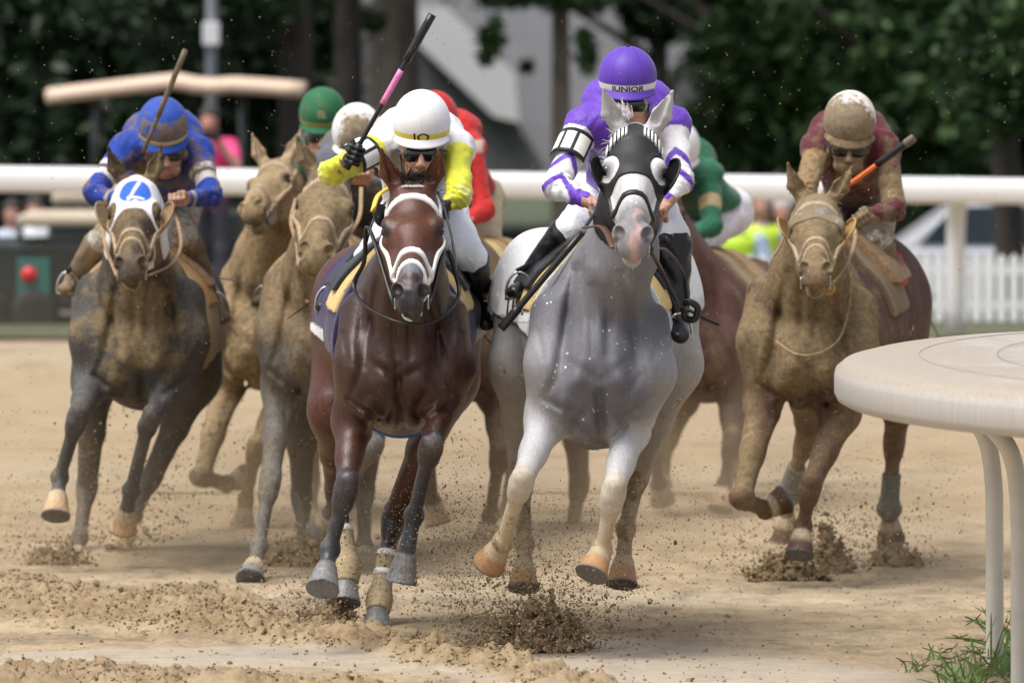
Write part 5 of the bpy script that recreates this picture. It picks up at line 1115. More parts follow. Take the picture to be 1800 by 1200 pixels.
for px_, Y_, w_, h_, N_, m_, lb, up_, ln_, sd_ in SPL:
    w_ *= 1.35; h_ *= 1.02; clump('dirt_splash', px_, Y_, w_, h_, M[m_], lb, sd_, ln_)
    N_ = int(N_ * 1.5); t_ = nrnd.random(N_) ** 1.9; bx_ = W(px_, 600, Y_)[0]; zc = .02 + t_ * up_; xx = bx_ + nrnd.normal(0, 1, N_) * w_ * (.5 + 1.1 * t_) - .12 * t_; C = np.stack([xx, Y_ + nrnd.normal(0, .16, N_), zc], 1)
    clods('dirt_spray', C, .0018 + .013 * nrnd.beta(1, 6, N_) * (1.3 - t_), M[m_], 'loose spray above the ' + lb)
splash('dirt_spray', 235, 35.5, .25, .30, 300, M['clod_far'], 'loose dirt flying behind the left horse\'s hooves', up=.6, big=.012, fly=2.0)
# single clods in the air between the horses
N = 2200; px = nrnd.choice([760, 1000, 330, 700, 620, 1230, 1600, 850], N) + nrnd.normal(0, 75, N); Yc = nrnd.uniform(30.2, 37, N); zc = np.abs(nrnd.normal(0, .42, N)) + .05; zc = np.where(zc > 1.3, .3, zc)
px[:700] = 800 + nrnd.normal(0, 38, 700); Yc[:700] = nrnd.uniform(30.6, 32, 700); zc[:700] = .45 + nrnd.normal(0, .2, 700)
clods('flying_clods', np.stack([(px - 900) / F * Yc, Yc, zc], 1), .0022 + .009 * nrnd.beta(1, 7, N), M['clod'], 'small clods of dirt flying through the air between the legs')
N = 1500; px = nrnd.uniform(0, 1800, N); Yc = nrnd.uniform(30, 36, N); zc = nrnd.uniform(.6, 2.5, N)
clods('dirt_specks', np.stack([(px - 900) / F * Yc, Yc, zc], 1), .0016 + .002 * nrnd.random(N), M['clod_far'], 'fine specks of dirt hanging in the air above the horses')
N = 42000; X = nrnd.uniform(-2.6, .9, N); Yc = nrnd.uniform(28.6, 34.5, N); mk = nrnd.random(N) < np.clip(ridge_mask(X, Yc) * (.4 + .6 * (hash_noise(X, Yc, 2.6, 1, 5) > .5)) + .02, 0, 1); X = X[mk]; Yc = Yc[mk]
clods('loose_dirt', np.stack([X, Yc, ground_h(X, Yc) + .002], 1), .003 + .024 * nrnd.beta(1, 5, len(X)), M['clod_far'], 'loose crumbs and clods of dirt on the churned track at lower left', 'loose dirt')
N = 700; X = nrnd.uniform(-1.2, 3, N); Yc = nrnd.uniform(28.6, 34.5, N)
clods('loose_crumbs', np.stack([X, Yc, ground_h(X, Yc) + .002], 1), .003 + .010 * nrnd.beta(1, 5, N), M['clod'], 'scattered small crumbs on the smooth part of the track', 'loose dirt')
# ------------------------------------------------------------ near rail (curved white cap on gooseneck posts)
m, n, b = newmat('weathered white rail'); g = GEO(n); t1 = NZ(n, 3.5, 6, .7, g); t2 = NZ(n, 90, 4, .7, g); mp = n.nodes.new('ShaderNodeMapping'); mp.inputs['Scale'].default_value = (60, 60, 2); n.links.new(g, mp.inputs[0]); t3 = NZ(n, 1, 3, .6, mp.outputs[0])
nn_ = n.nodes.new('ShaderNodeNewGeometry'); sp_ = n.nodes.new('ShaderNodeSeparateXYZ'); n.links.new(nn_.outputs['Normal'], sp_.inputs[0]); sp2 = n.nodes.new('ShaderNodeSeparateXYZ'); n.links.new(g, sp2.inputs[0])
dirt = RAMP(n, MATH(n, 'ADD', t1.outputs[0], MATH(n, 'MULTIPLY', MATH(n, 'SUBTRACT', 1.62, sp2.outputs[0]), .35)), [(.26, .2), (.46, 1.)])
dirt = MATH(n, 'MULTIPLY', dirt, RAMP(n, sp_.outputs[2], [(.3, .30), (.8, 1.)]))
c = MIX(n, MATH(n, 'MULTIPLY', dirt, RAMP(n, t2.outputs[0], [(.35, .3), (.6, 1.)])), (.50, .495, .485), (.36, .275, .175)); c = MIX(n, 1.0, c, RAMP(n, t3.outputs[0], [(.3, .88), (.7, 1.05)]), 'MULTIPLY')
n.links.new(c, b.inputs['Base Color']); b.inputs['Roughness'].default_value = .4; BUMP(n, b, t2.outputs[0], .1, .01); M['rail'] = m
M['rail_post'] = plain('painted post', (.70, .68, .62), .3, .1, 6, .05); M['bracket'] = plain('black bracket', (.012, .012, .013), .5, .2, 30, .1); M['seam'] = plain('dark seam', (.27, .25, .23), .8, .2, 30, .1)
rr = root('curved_rail', (1.9, 28.9, 0), 'curved white inner rail with a broad dirt-dusted top at the right edge', 'rail')
RC = A(2.675, 27.9); RX, RY = 1.5, 2.9           # centre line of the outer edge
prof = [(-1.15, 1.22), (-.9, 1.25), (-.35, 1.262), (-.10, 1.252), (-.035, 1.236), (-.006, 1.212), (0, 1.19), (0, 1.128), (-.010, 1.105), (-.035, 1.092), (-.10, 1.088), (-1.1, 1.088)]
V = []; ang = np.linspace(math.radians(88), math.radians(272), 96)
def rail_pt(a, o): # offset o along outward normal
    p = A(RC[0] + RX * math.cos(a), RC[1] + RY * math.sin(a)); nn2 = nrm(A(math.cos(a) / RX, math.sin(a) / RY)); return p + nn2 * o
for a in ang:
    for o, z in prof: p = rail_pt(a, o); V.append((p[0], p[1], z))
mm = len(prof); Q = [(i * mm + j, i * mm + (j + 1) % mm, (i + 1) * mm + (j + 1) % mm, (i + 1) * mm + j) for i in range(len(ang) - 1) for j in range(mm)]; Q += [tuple(range(mm))[::-1], tuple((len(ang) - 1) * mm + j for j in range(mm))]
mesh('rail_cap', V, Q, M['rail'], rr)
sm_ = MB()
for o in (-.24, -.46, -.70): sm_.tube([(*rail_pt(a, o * 1.3), 1.2625 if o < -.3 else 1.2615) for a in ang[5:-5]], .0013, 5)
sm_.obj('panel_seam', M['seam'], rr, True)
br = MB(); 
for yy in (27.2, 28.2, 29.2): br.box((2.2, yy, 1.055), (.75, .07, .04), m=0)
br.box((2.05, 28.6, 1.03), (.4, 1.3, .02)); br.obj('bracket', M['bracket'], rr)
for xx, yy in ((1.815, 28.2), (1.785, 29.2), (1.96, 27.2)):
    p = MB(); p.tube([A(xx - .12, yy, 1.06), A(xx - .06, yy, 1.00), A(xx + .015, yy, .90), A(xx + .045, yy, .74), A(xx + .05, yy, .5), A(xx + .05, yy, -.1)], .034, 16, sm=6); p.obj('rail_post', M['rail_post'], rr, True)
# weeds at the foot of the rail
M['weed'] = plain('green weed', (.17, .28, .08), .6, .35, 40, .1); M['weed_dry'] = plain('dry seed head', (.16, .15, .09), .8, .3, 40, .1)
def blade(q, b, d, L, w, droop, m=0):
    d = nrm(d); s_ = nrm(np.cross(d, A(0, 1, 0))); n_ = 7; V = []
    for i in range(n_ + 1):
        t = i / n_; p = b + d * L * t + A(0, 0, -droop * L * t * t); ww = w * (1 - t) ** .6 * (.5 + t); V += [p - s_ * ww, p + s_ * ww]
    q.add(V, [(2 * i, 2 * i + 1, 2 * i + 3, 2 * i + 2) for i in range(n_)], m)
for k, (px_, py_, nb_, hh_) in enumerate(((1750, 1150, 40, .38), (1795, 1120, 34, .46), (1700, 1170, 36, .26), (1600, 1140, 9, .10), (1650, 1120, 9, .10))):
    q = MB(); Yw = F * H0 / (max(py_, 1120) + 40 - YH); b0 = A((px_ - 900) / F * Yw, Yw, 0)
    for i in range(nb_):
        a = rnd.uniform(0, 6.28); r_ = rnd.random() * .10; b_ = b0 + A(r_ * math.cos(a), r_ * math.sin(a), -.01); d = A(rnd.gauss(0, .75), rnd.gauss(0, .5), 1)
        L = hh_ * rnd.uniform(.4, 1.0); dr = rnd.uniform(.1, .5); blade(q, b_, d, L, rnd.uniform(.003, .008), dr)
        if rnd.random() < .35:
            e = b_ + nrm(d) * L * .8 - A(0, 0, dr * L * .64); 
            for u_ in range(3): blade(q, e, A(rnd.gauss(0, 1), rnd.gauss(0, .5), rnd.gauss(.2, .4)), .045, .004, .1, 1)
    tag(q.obj('weed', [M['weed'], M['weed_dry']]), ['tall green weed in front of the white rail post', 'tall weed between the rail posts at the right edge', 'bushy low weed left of the rail post', 'tiny seedling on the dirt, leftmost of the weeds', 'small seedling between the tiny one and the bushy weed'][k], 'weed', 'weeds along the foot of the rail')
# ------------------------------------------------------------ far rail
M['far_rail'] = plain('white plastic rail', (.80, .80, .82), .35, .03, 2, 0)
fr = root('far_rail', (0, 58.6, 0), 'long white outer rail running across behind all the horses', 'rail')
def far_y(x): return 58.7 - .002 * x
q = MB(); P_ = []
for x_ in np.linspace(-30, 30, 61):
    zt = 1.268 - .012 * min(max(x_, -6), 6); P_.append(A(x_, 58.7, zt - .115))
V = []; prof2 = [(-.10, .05), (-.08, .088), (0, .10), (.08, .088), (.10, .05), (.10, -.06), (.07, -.095), (-.07, -.095), (-.10, -.06)]
for p in P_:
    for y_, z_ in prof2: V.append((p[0], p[1] + y_, p[2] + z_))
k9 = len(prof2); Q = [(i * k9 + j, i * k9 + (j + 1) % k9, (i + 1) * k9 + (j + 1) % k9, (i + 1) * k9 + j) for i in range(len(P_) - 1) for j in range(k9)]
mesh('rail_beam', V, np.array(Q), M['far_rail'], fr)
for x_ in (-26, -23, -20, -17, -14, -10.2, -7.2, -4.3, -1.4, 3.42, 6.2, 8.8, 12, 15, 18, 21, 24):
    p = MB(); p.tube([A(x_, 58.75, 1.15), A(x_ + .0, 59.0, 1.0), A(x_, 59.2, .7), A(x_, 59.25, 0)], .075, 10, sm=4); p.obj('rail_post', M['far_rail'], fr, True)
# ------------------------------------------------------------ white picket fence at right, dark iron fence at left
M['picket'] = plain('white picket', (.88, .88, .90), .5, .05, 3, .05); M['iron'] = plain('dark iron', (.015, .018, .017), .5, .2, 20, .05)
pf = root('picket_fence', (4.5, 63, 0), 'white picket fence in front of the parked car at the right', 'fence'); q = MB()
for x_ in np.arange(1.9, 8.4, .10): q.box((x_, 61.2, .265), (.070, .02, .50)); q.add([(x_ - .035, 61.19, .515), (x_ + .035, 61.19, .515), (x_, 61.19, .555), (x_ - .035, 61.21, .515), (x_ + .035, 61.21, .515), (x_, 61.21, .555)], [(0, 1, 2), (5, 4, 3), (0, 2, 5, 3), (1, 4, 5, 2)])
q.obj('picket', M['picket'], pf); q = MB(); q.box((5.15, 61.23, .14), (6.6, .03, .07)); q.box((5.15, 61.23, .42), (6.6, .03, .07)); q.obj('fence_rail', M['picket'], pf)
irf = root('iron_fence', (-3, 70, 0), 'dark iron railing fence beneath the trees at the left', 'fence'); q = MB()
for x_ in np.arange(-8, -2.2, .14): q.box((x_, 71, .05), (.022, .022, 2.0))
q.obj('baluster', M['iron'], irf); q = MB(); q.box((-5.1, 71, .98), (5.8, .04, .05)); q.box((-5.1, 71, -.6), (5.8, .04, .05)); q.obj('fence_rail', M['iron'], irf)
# ------------------------------------------------------------ golf carts
M['canopy'] = plain('beige canopy', (.66, .50, .38), .5, .05, 2, 0); M['cart_dark'] = plain('dark cart body', (.020, .028, .028), .35, .2, 5, 0, coatw=.3); M['cart_teal'] = plain('teal panel', (.04, .16, .14), .4, .1, 5, 0)
M['red_lens'] = plain('red tail lamp', (.65, .02, .03), .2, .05, 5, 0); M['tyre'] = plain('tyre', (.02, .02, .02), .8, .2, 30, .2); M['seat'] = plain('beige seat', (.50, .42, .32), .6, .1, 5, .1)
def cart(px0, px1, ytop, Y, label, full=True):
    x0, x1 = W(px0, 0, Y)[0], W(px1, 0, Y)[0]; zt = W(0, ytop, Y)[2]; cx = (x0 + x1) / 2; w = x1 - x0; r = root('golf_cart', (cx, Y, 0), label, 'golf cart')
    q = MB(); V = []; nx, ny = 14, 8
    for i in range(nx + 1):
        for j in range(ny + 1):
            u, v = i / nx * 2 - 1, j / ny * 2 - 1; V.append((cx + w / 2 * u, Y + .55 * v, zt - (.13 if u < 0 else .075) * abs(u) ** 1.05 - .05 * v ** 4 - .035 * math.exp(-((u - .22) / .12) ** 2)))
    Q = [(i * (ny + 1) + j, (i + 1) * (ny + 1) + j, (i + 1) * (ny + 1) + j + 1, i * (ny + 1) + j + 1) for i in range(nx) for j in range(ny)]
    o = mesh('canopy', V, np.array(Q), M['canopy'], r); s_ = o.modifiers.new('s', 'SOLIDIFY'); s_.thickness = .09; s_.offset = -1
    for sx_ in (-.62, .5):
        for sy in (-.42, .42): q = MB(); q.tube([A(cx + w / 2 * sx_, Y + sy, zt - .1), A(cx + w / 2 * sx_ * 1.05, Y + sy, .75)], .02, 8); q.obj('canopy_post', M['cart_dark'], r, True)
    q = MB(); q.box((cx, Y, .62), (w * .98, 1.1, .36)); q.box((cx - w * .33, Y, .86), (w * .28, 1.05, .22)); q.box((cx, Y, .38), (w * .9, 1.0, .14)); q.obj('cart_body', M['cart_dark'], r, bevel=.05)
    q = MB(); q.box((cx + w * .02, Y, .90), (w * .30, 1.0, .14)); q.box((cx + w * .18, Y, 1.12), (.12, 1.0, .40)); q.obj('seat', M['seat'], r, bevel=.04)
    for sx_ in (-.34, .34):
        for sy in (-.55, .55): q = MB(); q.lathe((cx + w * sx_, Y + sy, .24), [(.0, -.08), (.12, -.085), (.22, -.08), (.24, 0), (.22, .08), (.0, .08)], 20, (0, 1, 0)); q.obj('wheel', M['tyre'], r, True)
    return r
c1 = cart(86, 537, 128, 66, 'golf cart with a long beige canopy behind the far rail')
c2 = root('utility_cart', (-4.0, 61.5, 0), 'dark utility cart with a red tail lamp at the left edge', 'utility cart')
q = MB(); P2 = lambda x_, y_, d_=0: W(x_, y_, 61.5 + d_)
def bx(p0, p1, y0, y1, name, mat, par, bev=.03):
    a = W(p0[0], p0[1], y0); b_ = W(p1[0], p1[1], y0); q = MB(); q.box(((a[0] + b_[0]) / 2, (y0 + y1) / 2, (a[2] + b_[2]) / 2), (abs(b_[0] - a[0]), y1 - y0, abs(a[2] - b_[2]))); return q.obj(name, mat, par, bevel=bev)
bx((28, 378), (205, 398), 61.0, 62.6, 'roof', M['canopy2'] if 'canopy2' in M else M['seat'], c2, .03)
bx((-60, 425), (188, 545), 61.1, 62.4, 'cargo_box', M['cart_dark'], c2, .04); bx((30, 455), (88, 520), 61.04, 61.09, 'rear_panel', M['cart_teal'], c2, .01)
q = MB(); q.lathe(W(51, 483, 61.02), [(0, .03), (.05, .025), (.065, 0)], 18, (0, -1, 0)); q.obj('tail_lamp', M['red_lens'], c2, True)
for x_ in (-20, 60, 175): q = MB(); q.lathe(W(x_, 553, 61.1), [(0, -.1), (.13, -.1), (.2, -.08), (.2, .08), (.13, .1), (0, .1)], 20, (0, 1, 0)); q.obj('wheel', M['tyre'], c2, True)
for x_ in (35, 196): a = W(x_, 395, 61.2); b_ = W(x_, 430, 61.2); q = MB(); q.tube([a, b_], .025, 8); q.obj('roof_post', M['cart_dark'], c2, True)
bx((90, 335), (215, 362), 63.6, 64.6, 'bench', M['seat'], c2, .05)
# ------------------------------------------------------------ parked car
M['car'] = plain('white car paint', (.55, .56, .60), .25, .03, 2, 0, coatw=.4); M['glass'] = plain('tinted glass', (.03, .045, .06), .08, .3, 1.5, 0, spec=.7)
cr = root('parked_car', (5.2, 72, 0), 'white car parked behind the picket fence', 'car'); Yc_ = 72
def carprof(pts, y0, y1, name, mat, crown=0):
    q = MB(); V = [(*p[:1], y0, p[1]) for p in pts] + [(*p[:1], y1, p[1]) for p in pts]; n_ = len(pts); Q = [tuple(range(n_))[::-1], tuple(range(n_, 2 * n_))] + [(i, (i + 1) % n_, n_ + (i + 1) % n_, n_ + i) for i in range(n_)]
    q.add(V, Q); return q.obj(name, mat, cr, bevel=.04)
x0 = 3.1; body = [(x0, .35), (x0, .75), (x0 + .5, .90), (x0 + .95, .97), (x0 + 3.6, .97), (x0 + 4.4, .85), (x0 + 4.5, .6), (x0 + 4.4, .35)]
carprof(body, 71.2, 72.9, 'car_body', M['car']); carprof([(x0 + .75, .96), (x0 + 1.25, 1.32), (x0 + 1.7, 1.44), (x0 + 2.7, 1.45), (x0 + 3.3, 1.3), (x0 + 3.75, .96)], 71.3, 72.8, 'cabin', M['car'])
for a, b_ in (((.98, 1.0), (2.02, 1.36)), ((2.12, 1.0), (3.05, 1.36))):
    q = MB(); xx0, xx1 = x0 + a[0], x0 + b_[0]; sl = .32 if a[0] < 1.5 else 0; sr_ = .3 if a[0] > 1.5 else 0
    q.add([(xx0, 71.285, a[1]), (xx1, 71.285, a[1]), (xx1 - sr_, 71.285, b_[1]), (xx0 + sl, 71.285, b_[1])], [(0, 1, 2, 3)]); o = q.obj('car_window', M['glass'], cr); s_ = o.modifiers.new('s', 'SOLIDIFY'); s_.thickness = .02
for a in (.85, 3.6): q = MB(); q.lathe((x0 + a, 71.25, .33), [(0, -.06), (.2, -.07), (.33, -.06), (.34, .1), (0, .1)], 24, (0, 1, 0)); q.obj('wheel', M['tyre'], cr, True)

for o in cr.children: o.location.z -= .70; o.location.x -= .30
# ------------------------------------------------------------ bystanders
def stander(px, ytop, Y, shirt, label, pants=(.05, .05, .07), vest=None, cam=False, capc=None, base=0, cat='bystander'):
    x0 = W(px, 0, Y)[0]; zt = W(0, ytop, Y)[2]; k = (zt - base) / 1.75; s = S(); J = S(); P_ = lambda a, b, c: A(x0 + a * k, Y + b * k, zt + (c - 1.75) * k)
    s.ell(P_(0, 0, 1.62), A(.078, .10, .125) * k, None, .02, 'skin'); s.cap(P_(0, 0, 1.52), P_(0, .01, 1.42), .055 * k, .06 * k, .03, 'skin'); s.cap(P_(0, -.10, 1.60), P_(0, -.11, 1.585), .014, .016, .015, 'skin')
    for q in (s, J):
        r0 = 0 if q is s else .012
        q.cap(P_(0, 0, 1.36), P_(0, 0, 1.02), (.17 + r0, .11 + r0), (.15 + r0, .11 + r0), .06, 'top'); q.cap(P_(-.17, 0, 1.40), P_(.17, 0, 1.40), .06 + r0, .06 + r0, .05, 'top')
        for sx_ in (-1, 1):
            el = P_(sx_ * .26, -.08, 1.15) if not cam else P_(sx_ * .25, -.18, 1.22)
            q.cap(P_(sx_ * .19, 0, 1.40), P_(sx_ * .19, 0, 1.40) * .45 + el * .55, .055 + r0, .05 + r0, .03, 'top')
    for sx_ in (-1, 1):
        el = P_(sx_ * .26, -.08, 1.15) if not cam else P_(sx_ * .25, -.18, 1.22); ha = P_(sx_ * .24, -.20, .92) if not cam else P_(sx_ * .06, -.24, 1.48)
        s.cap(P_(sx_ * .19, 0, 1.40), el, .05, .04, .03, 'skin'); s.cap(el, ha, .04, .03, .02, 'skin'); s.ell(ha, (.035, .035, .05), None, .02, 'skin')
        s.cap(P_(sx_ * .09, 0, 1.0), P_(sx_ * .10, 0, .5), .09, .06, .05, 'leg'); s.cap(P_(sx_ * .10, 0, .5), P_(sx_ * .10, 0, .06), .06, .05, .04, 'leg'); s.cap(P_(sx_ * .10, .03, .04), P_(sx_ * .10, -.12, .03), .04, .035, .03, 'leg')
    r = root('person', (x0, Y, 0), label, cat, 'bystanders behind the outer rail'); lump('body', s, .016, M['skin'], r, pal=dict(skin=(.48, .25, .19, 0), top=tuple(shirt) + (0,), leg=tuple(pants) + (0,)))
    lump('shirt', J, .014, M['cloth'], r, colf=lambda V, c: pat(np.zeros((len(V), 3)) + shirt, mx(np.abs(np.abs(V[:, 0] - x0) - .0) - .15, 0 * V[:, 0] - 1), vest, .01) if vest else np.zeros((len(V), 3)) + shirt)
    hr = S(); hr.ell(P_(0, .02, 1.67), A(.088, .11, .095) * k, None, .02, 'h'); lump('cap' if capc else 'hair', hr, .012, M['cloth'], r, clip=lambda X, Y_, Z: (P_(0, 0, 1.64)[2] - Z) + .0 * X + .0 * Y_ - .3 * (Y_ - Y), colf=lambda V, c: np.zeros((len(V), 3)) + (capc or (.03, .02, .015)))
    if cam: q = MB(); q.box(P_(.02, -.29, 1.50), (.16, .03, .09)); q.obj('camera_phone', M['black_leather'], r, bevel=.008)
stander(368, 188, 64.5, (.75, .05, .22), 'person in a pink top holding up a camera, beside the golf cart', cam=True)
stander(1296, 352, 66, (.35, .45, .62), 'person in a yellow-green vest, left of the vest-wearing group', vest=(.50, .72, .04), capc=(.5, .5, .55), base=-.94)
stander(1340, 335, 66.5, (.30, .42, .65), 'red-faced person in a yellow-green vest, middle of the vest-wearing group', vest=(.55, .75, .05), capc=(.45, .10, .08), base=-.94)
stander(1378, 345, 67, (.75, .76, .8), 'person in a pale shirt and yellow-green vest, right of the vest-wearing group', vest=(.55, .72, .05), capc=(.6, .6, .6), base=-.94)
stander(22, 352, 69, (.42, .50, .62), 'blurred person in pale blue behind the utility cart, at the left edge', base=-.94); stander(62, 345, 69, (.6, .62, .66), 'blurred person in pale grey behind the utility cart', base=-.94)
# ------------------------------------------------------------ trees
def bark(name, c): 
    m, n, b = newmat(name); g = GEO(n); mp = n.nodes.new('ShaderNodeMapping'); mp.inputs['Scale'].default_value = (14, 14, 2.5); n.links.new(g, mp.inputs[0]); t = NZ(n, 1, 6, .7, mp.outputs[0]); t2 = NZ(n, 1.3, 3, .5, g)
    n.links.new(MIX(n, 1.0, MIX(n, 1.0, c, RAMP(n, t.outputs[0], [(.3, .5), (.7, 1.5)]), 'MULTIPLY'), RAMP(n, t2.outputs[0], [(.3, .7), (.7, 1.3)]), 'MULTIPLY'), b.inputs['Base Color']); b.inputs['Roughness'].default_value = .9; BUMP(n, b, t.outputs[0], .8, .05); return m
M['bark_dark'] = bark('dark bark', (.05, .042, .035)); M['bark_pale'] = bark('grey bark', (.17, .15, .125)); M['bark_tan'] = bark('tan bark', (.20, .17, .125))
def leafmat(name, c1, c2):
    m, n, b = newmat(name); g = GEO(n); oi = NZ(n, 2.2, 3, .6, g); o2 = NZ(n, 30, 2, .6, g); c = MIX(n, RAMP(n, oi.outputs[0], [(.35, 0.), (.65, 1.)]), c1, c2); c = MIX(n, 1.0, c, RAMP(n, o2.outputs[0], [(.3, .6), (.7, 1.4)]), 'MULTIPLY')
    n.links.new(c, b.inputs['Base Color']); b.inputs['Roughness'].default_value = .55; b.inputs['Specular IOR Level'].default_value = .3; b.inputs['Transmission Weight'].default_value = 0
    return m
M['leaf'] = leafmat('leaf', (.011, .030, .010), (.052, .100, .027)); M['leaf_dark'] = leafmat('dark leaf', (.005, .013, .007), (.024, .052, .018)); M['leaf_light'] = leafmat('light leaf', (.04, .08, .02), (.10, .16, .035))
def leaves(C, R, N, size, seed=0, nclump=60, zmin=None, zmax=None):
    r = np.random.default_rng(seed); C = np.asarray(C, float); R = np.asarray(R, float)
    cc = r.normal(0, 1, (nclump, 3)); cc /= np.linalg.norm(cc, axis=1)[:, None]; cc = C + cc * R * r.uniform(.35, 1.0, (nclump, 1)); k = r.integers(0, nclump, N)
    P = cc[k] + r.normal(0, .17, (N, 3)) * R.mean()
    if zmin is not None: P = P[(P[:, 2] > zmin) & (P[:, 2] < zmax)]; N = len(P)
    a = r.normal(0, 1, (N, 3)); a /= np.linalg.norm(a, axis=1)[:, None]; b_ = np.cross(a, r.normal(0, 1, (N, 3))); b_ /= np.linalg.norm(b_, axis=1)[:, None]; sz = size * r.uniform(.6, 1.3, (N, 1))
    V = np.stack([P - a * sz, P + b_ * sz * .45, P + a * sz, P - b_ * sz * .45], 1).reshape(-1, 3); return V, np.arange(N * 4).reshape(-1, 4)
def tree(x, Y, r0, label, crown, barkm='bark_dark', leafm='leaf', N=9000, size=.07, name='tree', seed=1, H=9, lean=0, trunk=True, nclump=80, group='trees beyond the outer rail'):
    rt = root(name, (x, Y, 0), label, 'tree', group)
    if trunk:
        q = MB(); q.tube([A(x, Y, -1.1), A(x + .02, Y, .3), A(x + lean * .3, Y, H * .3), A(x + lean, Y, H)], A(*np.interp(np.linspace(0, 1, 19), [0, .15, 1], [r0 * 1.35, r0, r0 * .45])), 14, sm=6)
        for i in range(4):
            a = rnd.uniform(0, 6.3); z0 = H * rnd.uniform(.25, .7); q.tube([A(x + lean * .5, Y, z0), A(x + .8 * math.cos(a), Y + .8 * math.sin(a), z0 + .5), A(x + 2.2 * math.cos(a), Y + 2 * math.sin(a), z0 + 1.2)], A(*np.linspace(r0 * .45, r0 * .1, 9)), 8, sm=4)
        q.obj('trunk', M[barkm], rt, True)
    V, Q = [], []; n0 = 0
    for ci, (c, R, n_) in enumerate(crown):
        v, q_ = leaves(c, R, int(N * n_), size, seed * 31 + ci, nclump); V.append(v); Q.append(q_ + n0); n0 += len(v)
    mesh('crown', np.concatenate(V), np.concatenate(Q), M[leafm], rt, smooth=False); return rt
X_ = lambda px, Y: (px - 900) / F * Y
tree(X_(520, 76), 76, .24, 'dark-barked tree trunk left of the pale trunk', [((X_(520, 76), 76, 5.2), (2.6, 2, 2.0), .5), ((X_(330, 76), 75.5, 2.6), (1.1, .8, .5), .5)], 'bark_dark', 'leaf_dark', seed=3)
tree(X_(612, 78), 78, .20, 'slimmer dark tree trunk touching the pale trunk\'s left side', [((X_(612, 78), 78, 5.4), (2.2, 2, 1.8), .6)], 'bark_dark', 'leaf_dark', seed=4)
tree(X_(694, 80), 80, .36, 'thick pale grey tree trunk above the white-capped jockey', [((X_(700, 80), 80, 5.6), (3, 2, 2.2), .7), ((X_(655, 80), 79.2, 2.35), (.14, .1, .10), .03)], 'bark_pale', 'leaf', seed=5)
tree(X_(985, 78), 78, .13, 'slender tan tree trunk with leafy drooping branches left of the purple jockey', [((X_(985, 78), 78, 4.4), (2.0, 1.5, 1.3), .5), ((X_(890, 78), 77.6, 2.78), (.55, .4, .22), .12), ((X_(1000, 78), 77.6, 2.70), (.6, .4, .24), .12), ((X_(862, 78), 77.4, 2.15), (.14, .12, .22), .03), ((X_(1030, 78), 77.4, 2.05), (.12, .1, .25), .02), ((X_(925, 78), 77.4, 1.9), (.08, .06, .05), .006)], 'bark_tan', 'leaf', seed=6)
tree(X_(1772, 66), 66, .15, 'dark tree trunk in front of the picket fence at the right edge', [((X_(1700, 66), 67, 4.6), (2.2, 1.6, 1.6), .6), ((X_(1760, 66), 65.5, 2.05), (.6, .35, .62), .35)], 'bark_dark', 'leaf', seed=7, lean=-.3)
for k, (px_, Y_, z_, R_, lm, lab) in enumerate(((40, 79, 1.9, (1.7, 1.2, 1.5), 'leaf_dark', 'dark leafy tree filling the top left corner'), (215, 82, 2.2, (1.5, 1.2, 1.3), 'leaf_dark', 'dark leafy tree above the golf cart\'s canopy'), (400, 84, 2.3, (1.2, 1.1, 1.1), 'leaf', 'green leafy tree between the golf cart and the dark trunk'),
        (1160, 88, 2.5, (.45, .4, .30), 'leaf_dark', 'dark small tree right of the purple cap'), (1390, 80, 1.75, (.95, .8, 1.25), 'leaf', 'green leafy tree left of the maroon jockey\'s cap'), (1560, 79, 1.8, (1.1, .8, 1.3), 'leaf', 'green leafy tree above the maroon jockey'), (1740, 81, 1.8, (1.2, 1, 1.3), 'leaf_dark', 'dark green tree at the top right corner'),
        (1290, 86, .85, (.7, .5, .45), 'leaf_dark', 'low dark bush just above the rail, left of the maroon jockey'), (300, 88, 1.0, (1.9, .8, .9), 'leaf_dark', 'low dark bush behind the golf cart'))):
    tree(X_(px_, Y_), Y_, .16, lab, [((X_(px_, Y_), Y_, z_), R_, 1.0), ((X_(px_, Y_), Y_ + .5, z_ + 1.8), (R_[0] * 1.1, R_[1], 1.2), .3)], 'bark_dark', lm, N=9000, size=.12, seed=10 + k, H=4.5, nclump=110)
def woods():      # far dark wood that closes the view
    V, Q, n0 = [], [], 0; r = np.random.default_rng(5)
    for i in range(46):
        px_ = r.uniform(-250, 290) if i < 24 else r.uniform(1600, 2050); Yw = r.uniform(96, 112); v, q_ = leaves((X_(px_, Yw), Yw, r.uniform(.6, 5)), (2.4, 1.5, 2.0), 2200, .16, 100 + i, 40); V.append(v); Q.append(q_ + n0); n0 += len(v)
    return tag(mesh('far_woods', np.concatenate(V), np.concatenate(Q), M['leaf_dark'], smooth=False), 'dark mass of woodland closing the view behind the trees', 'woodland', kind='stuff')
woods()
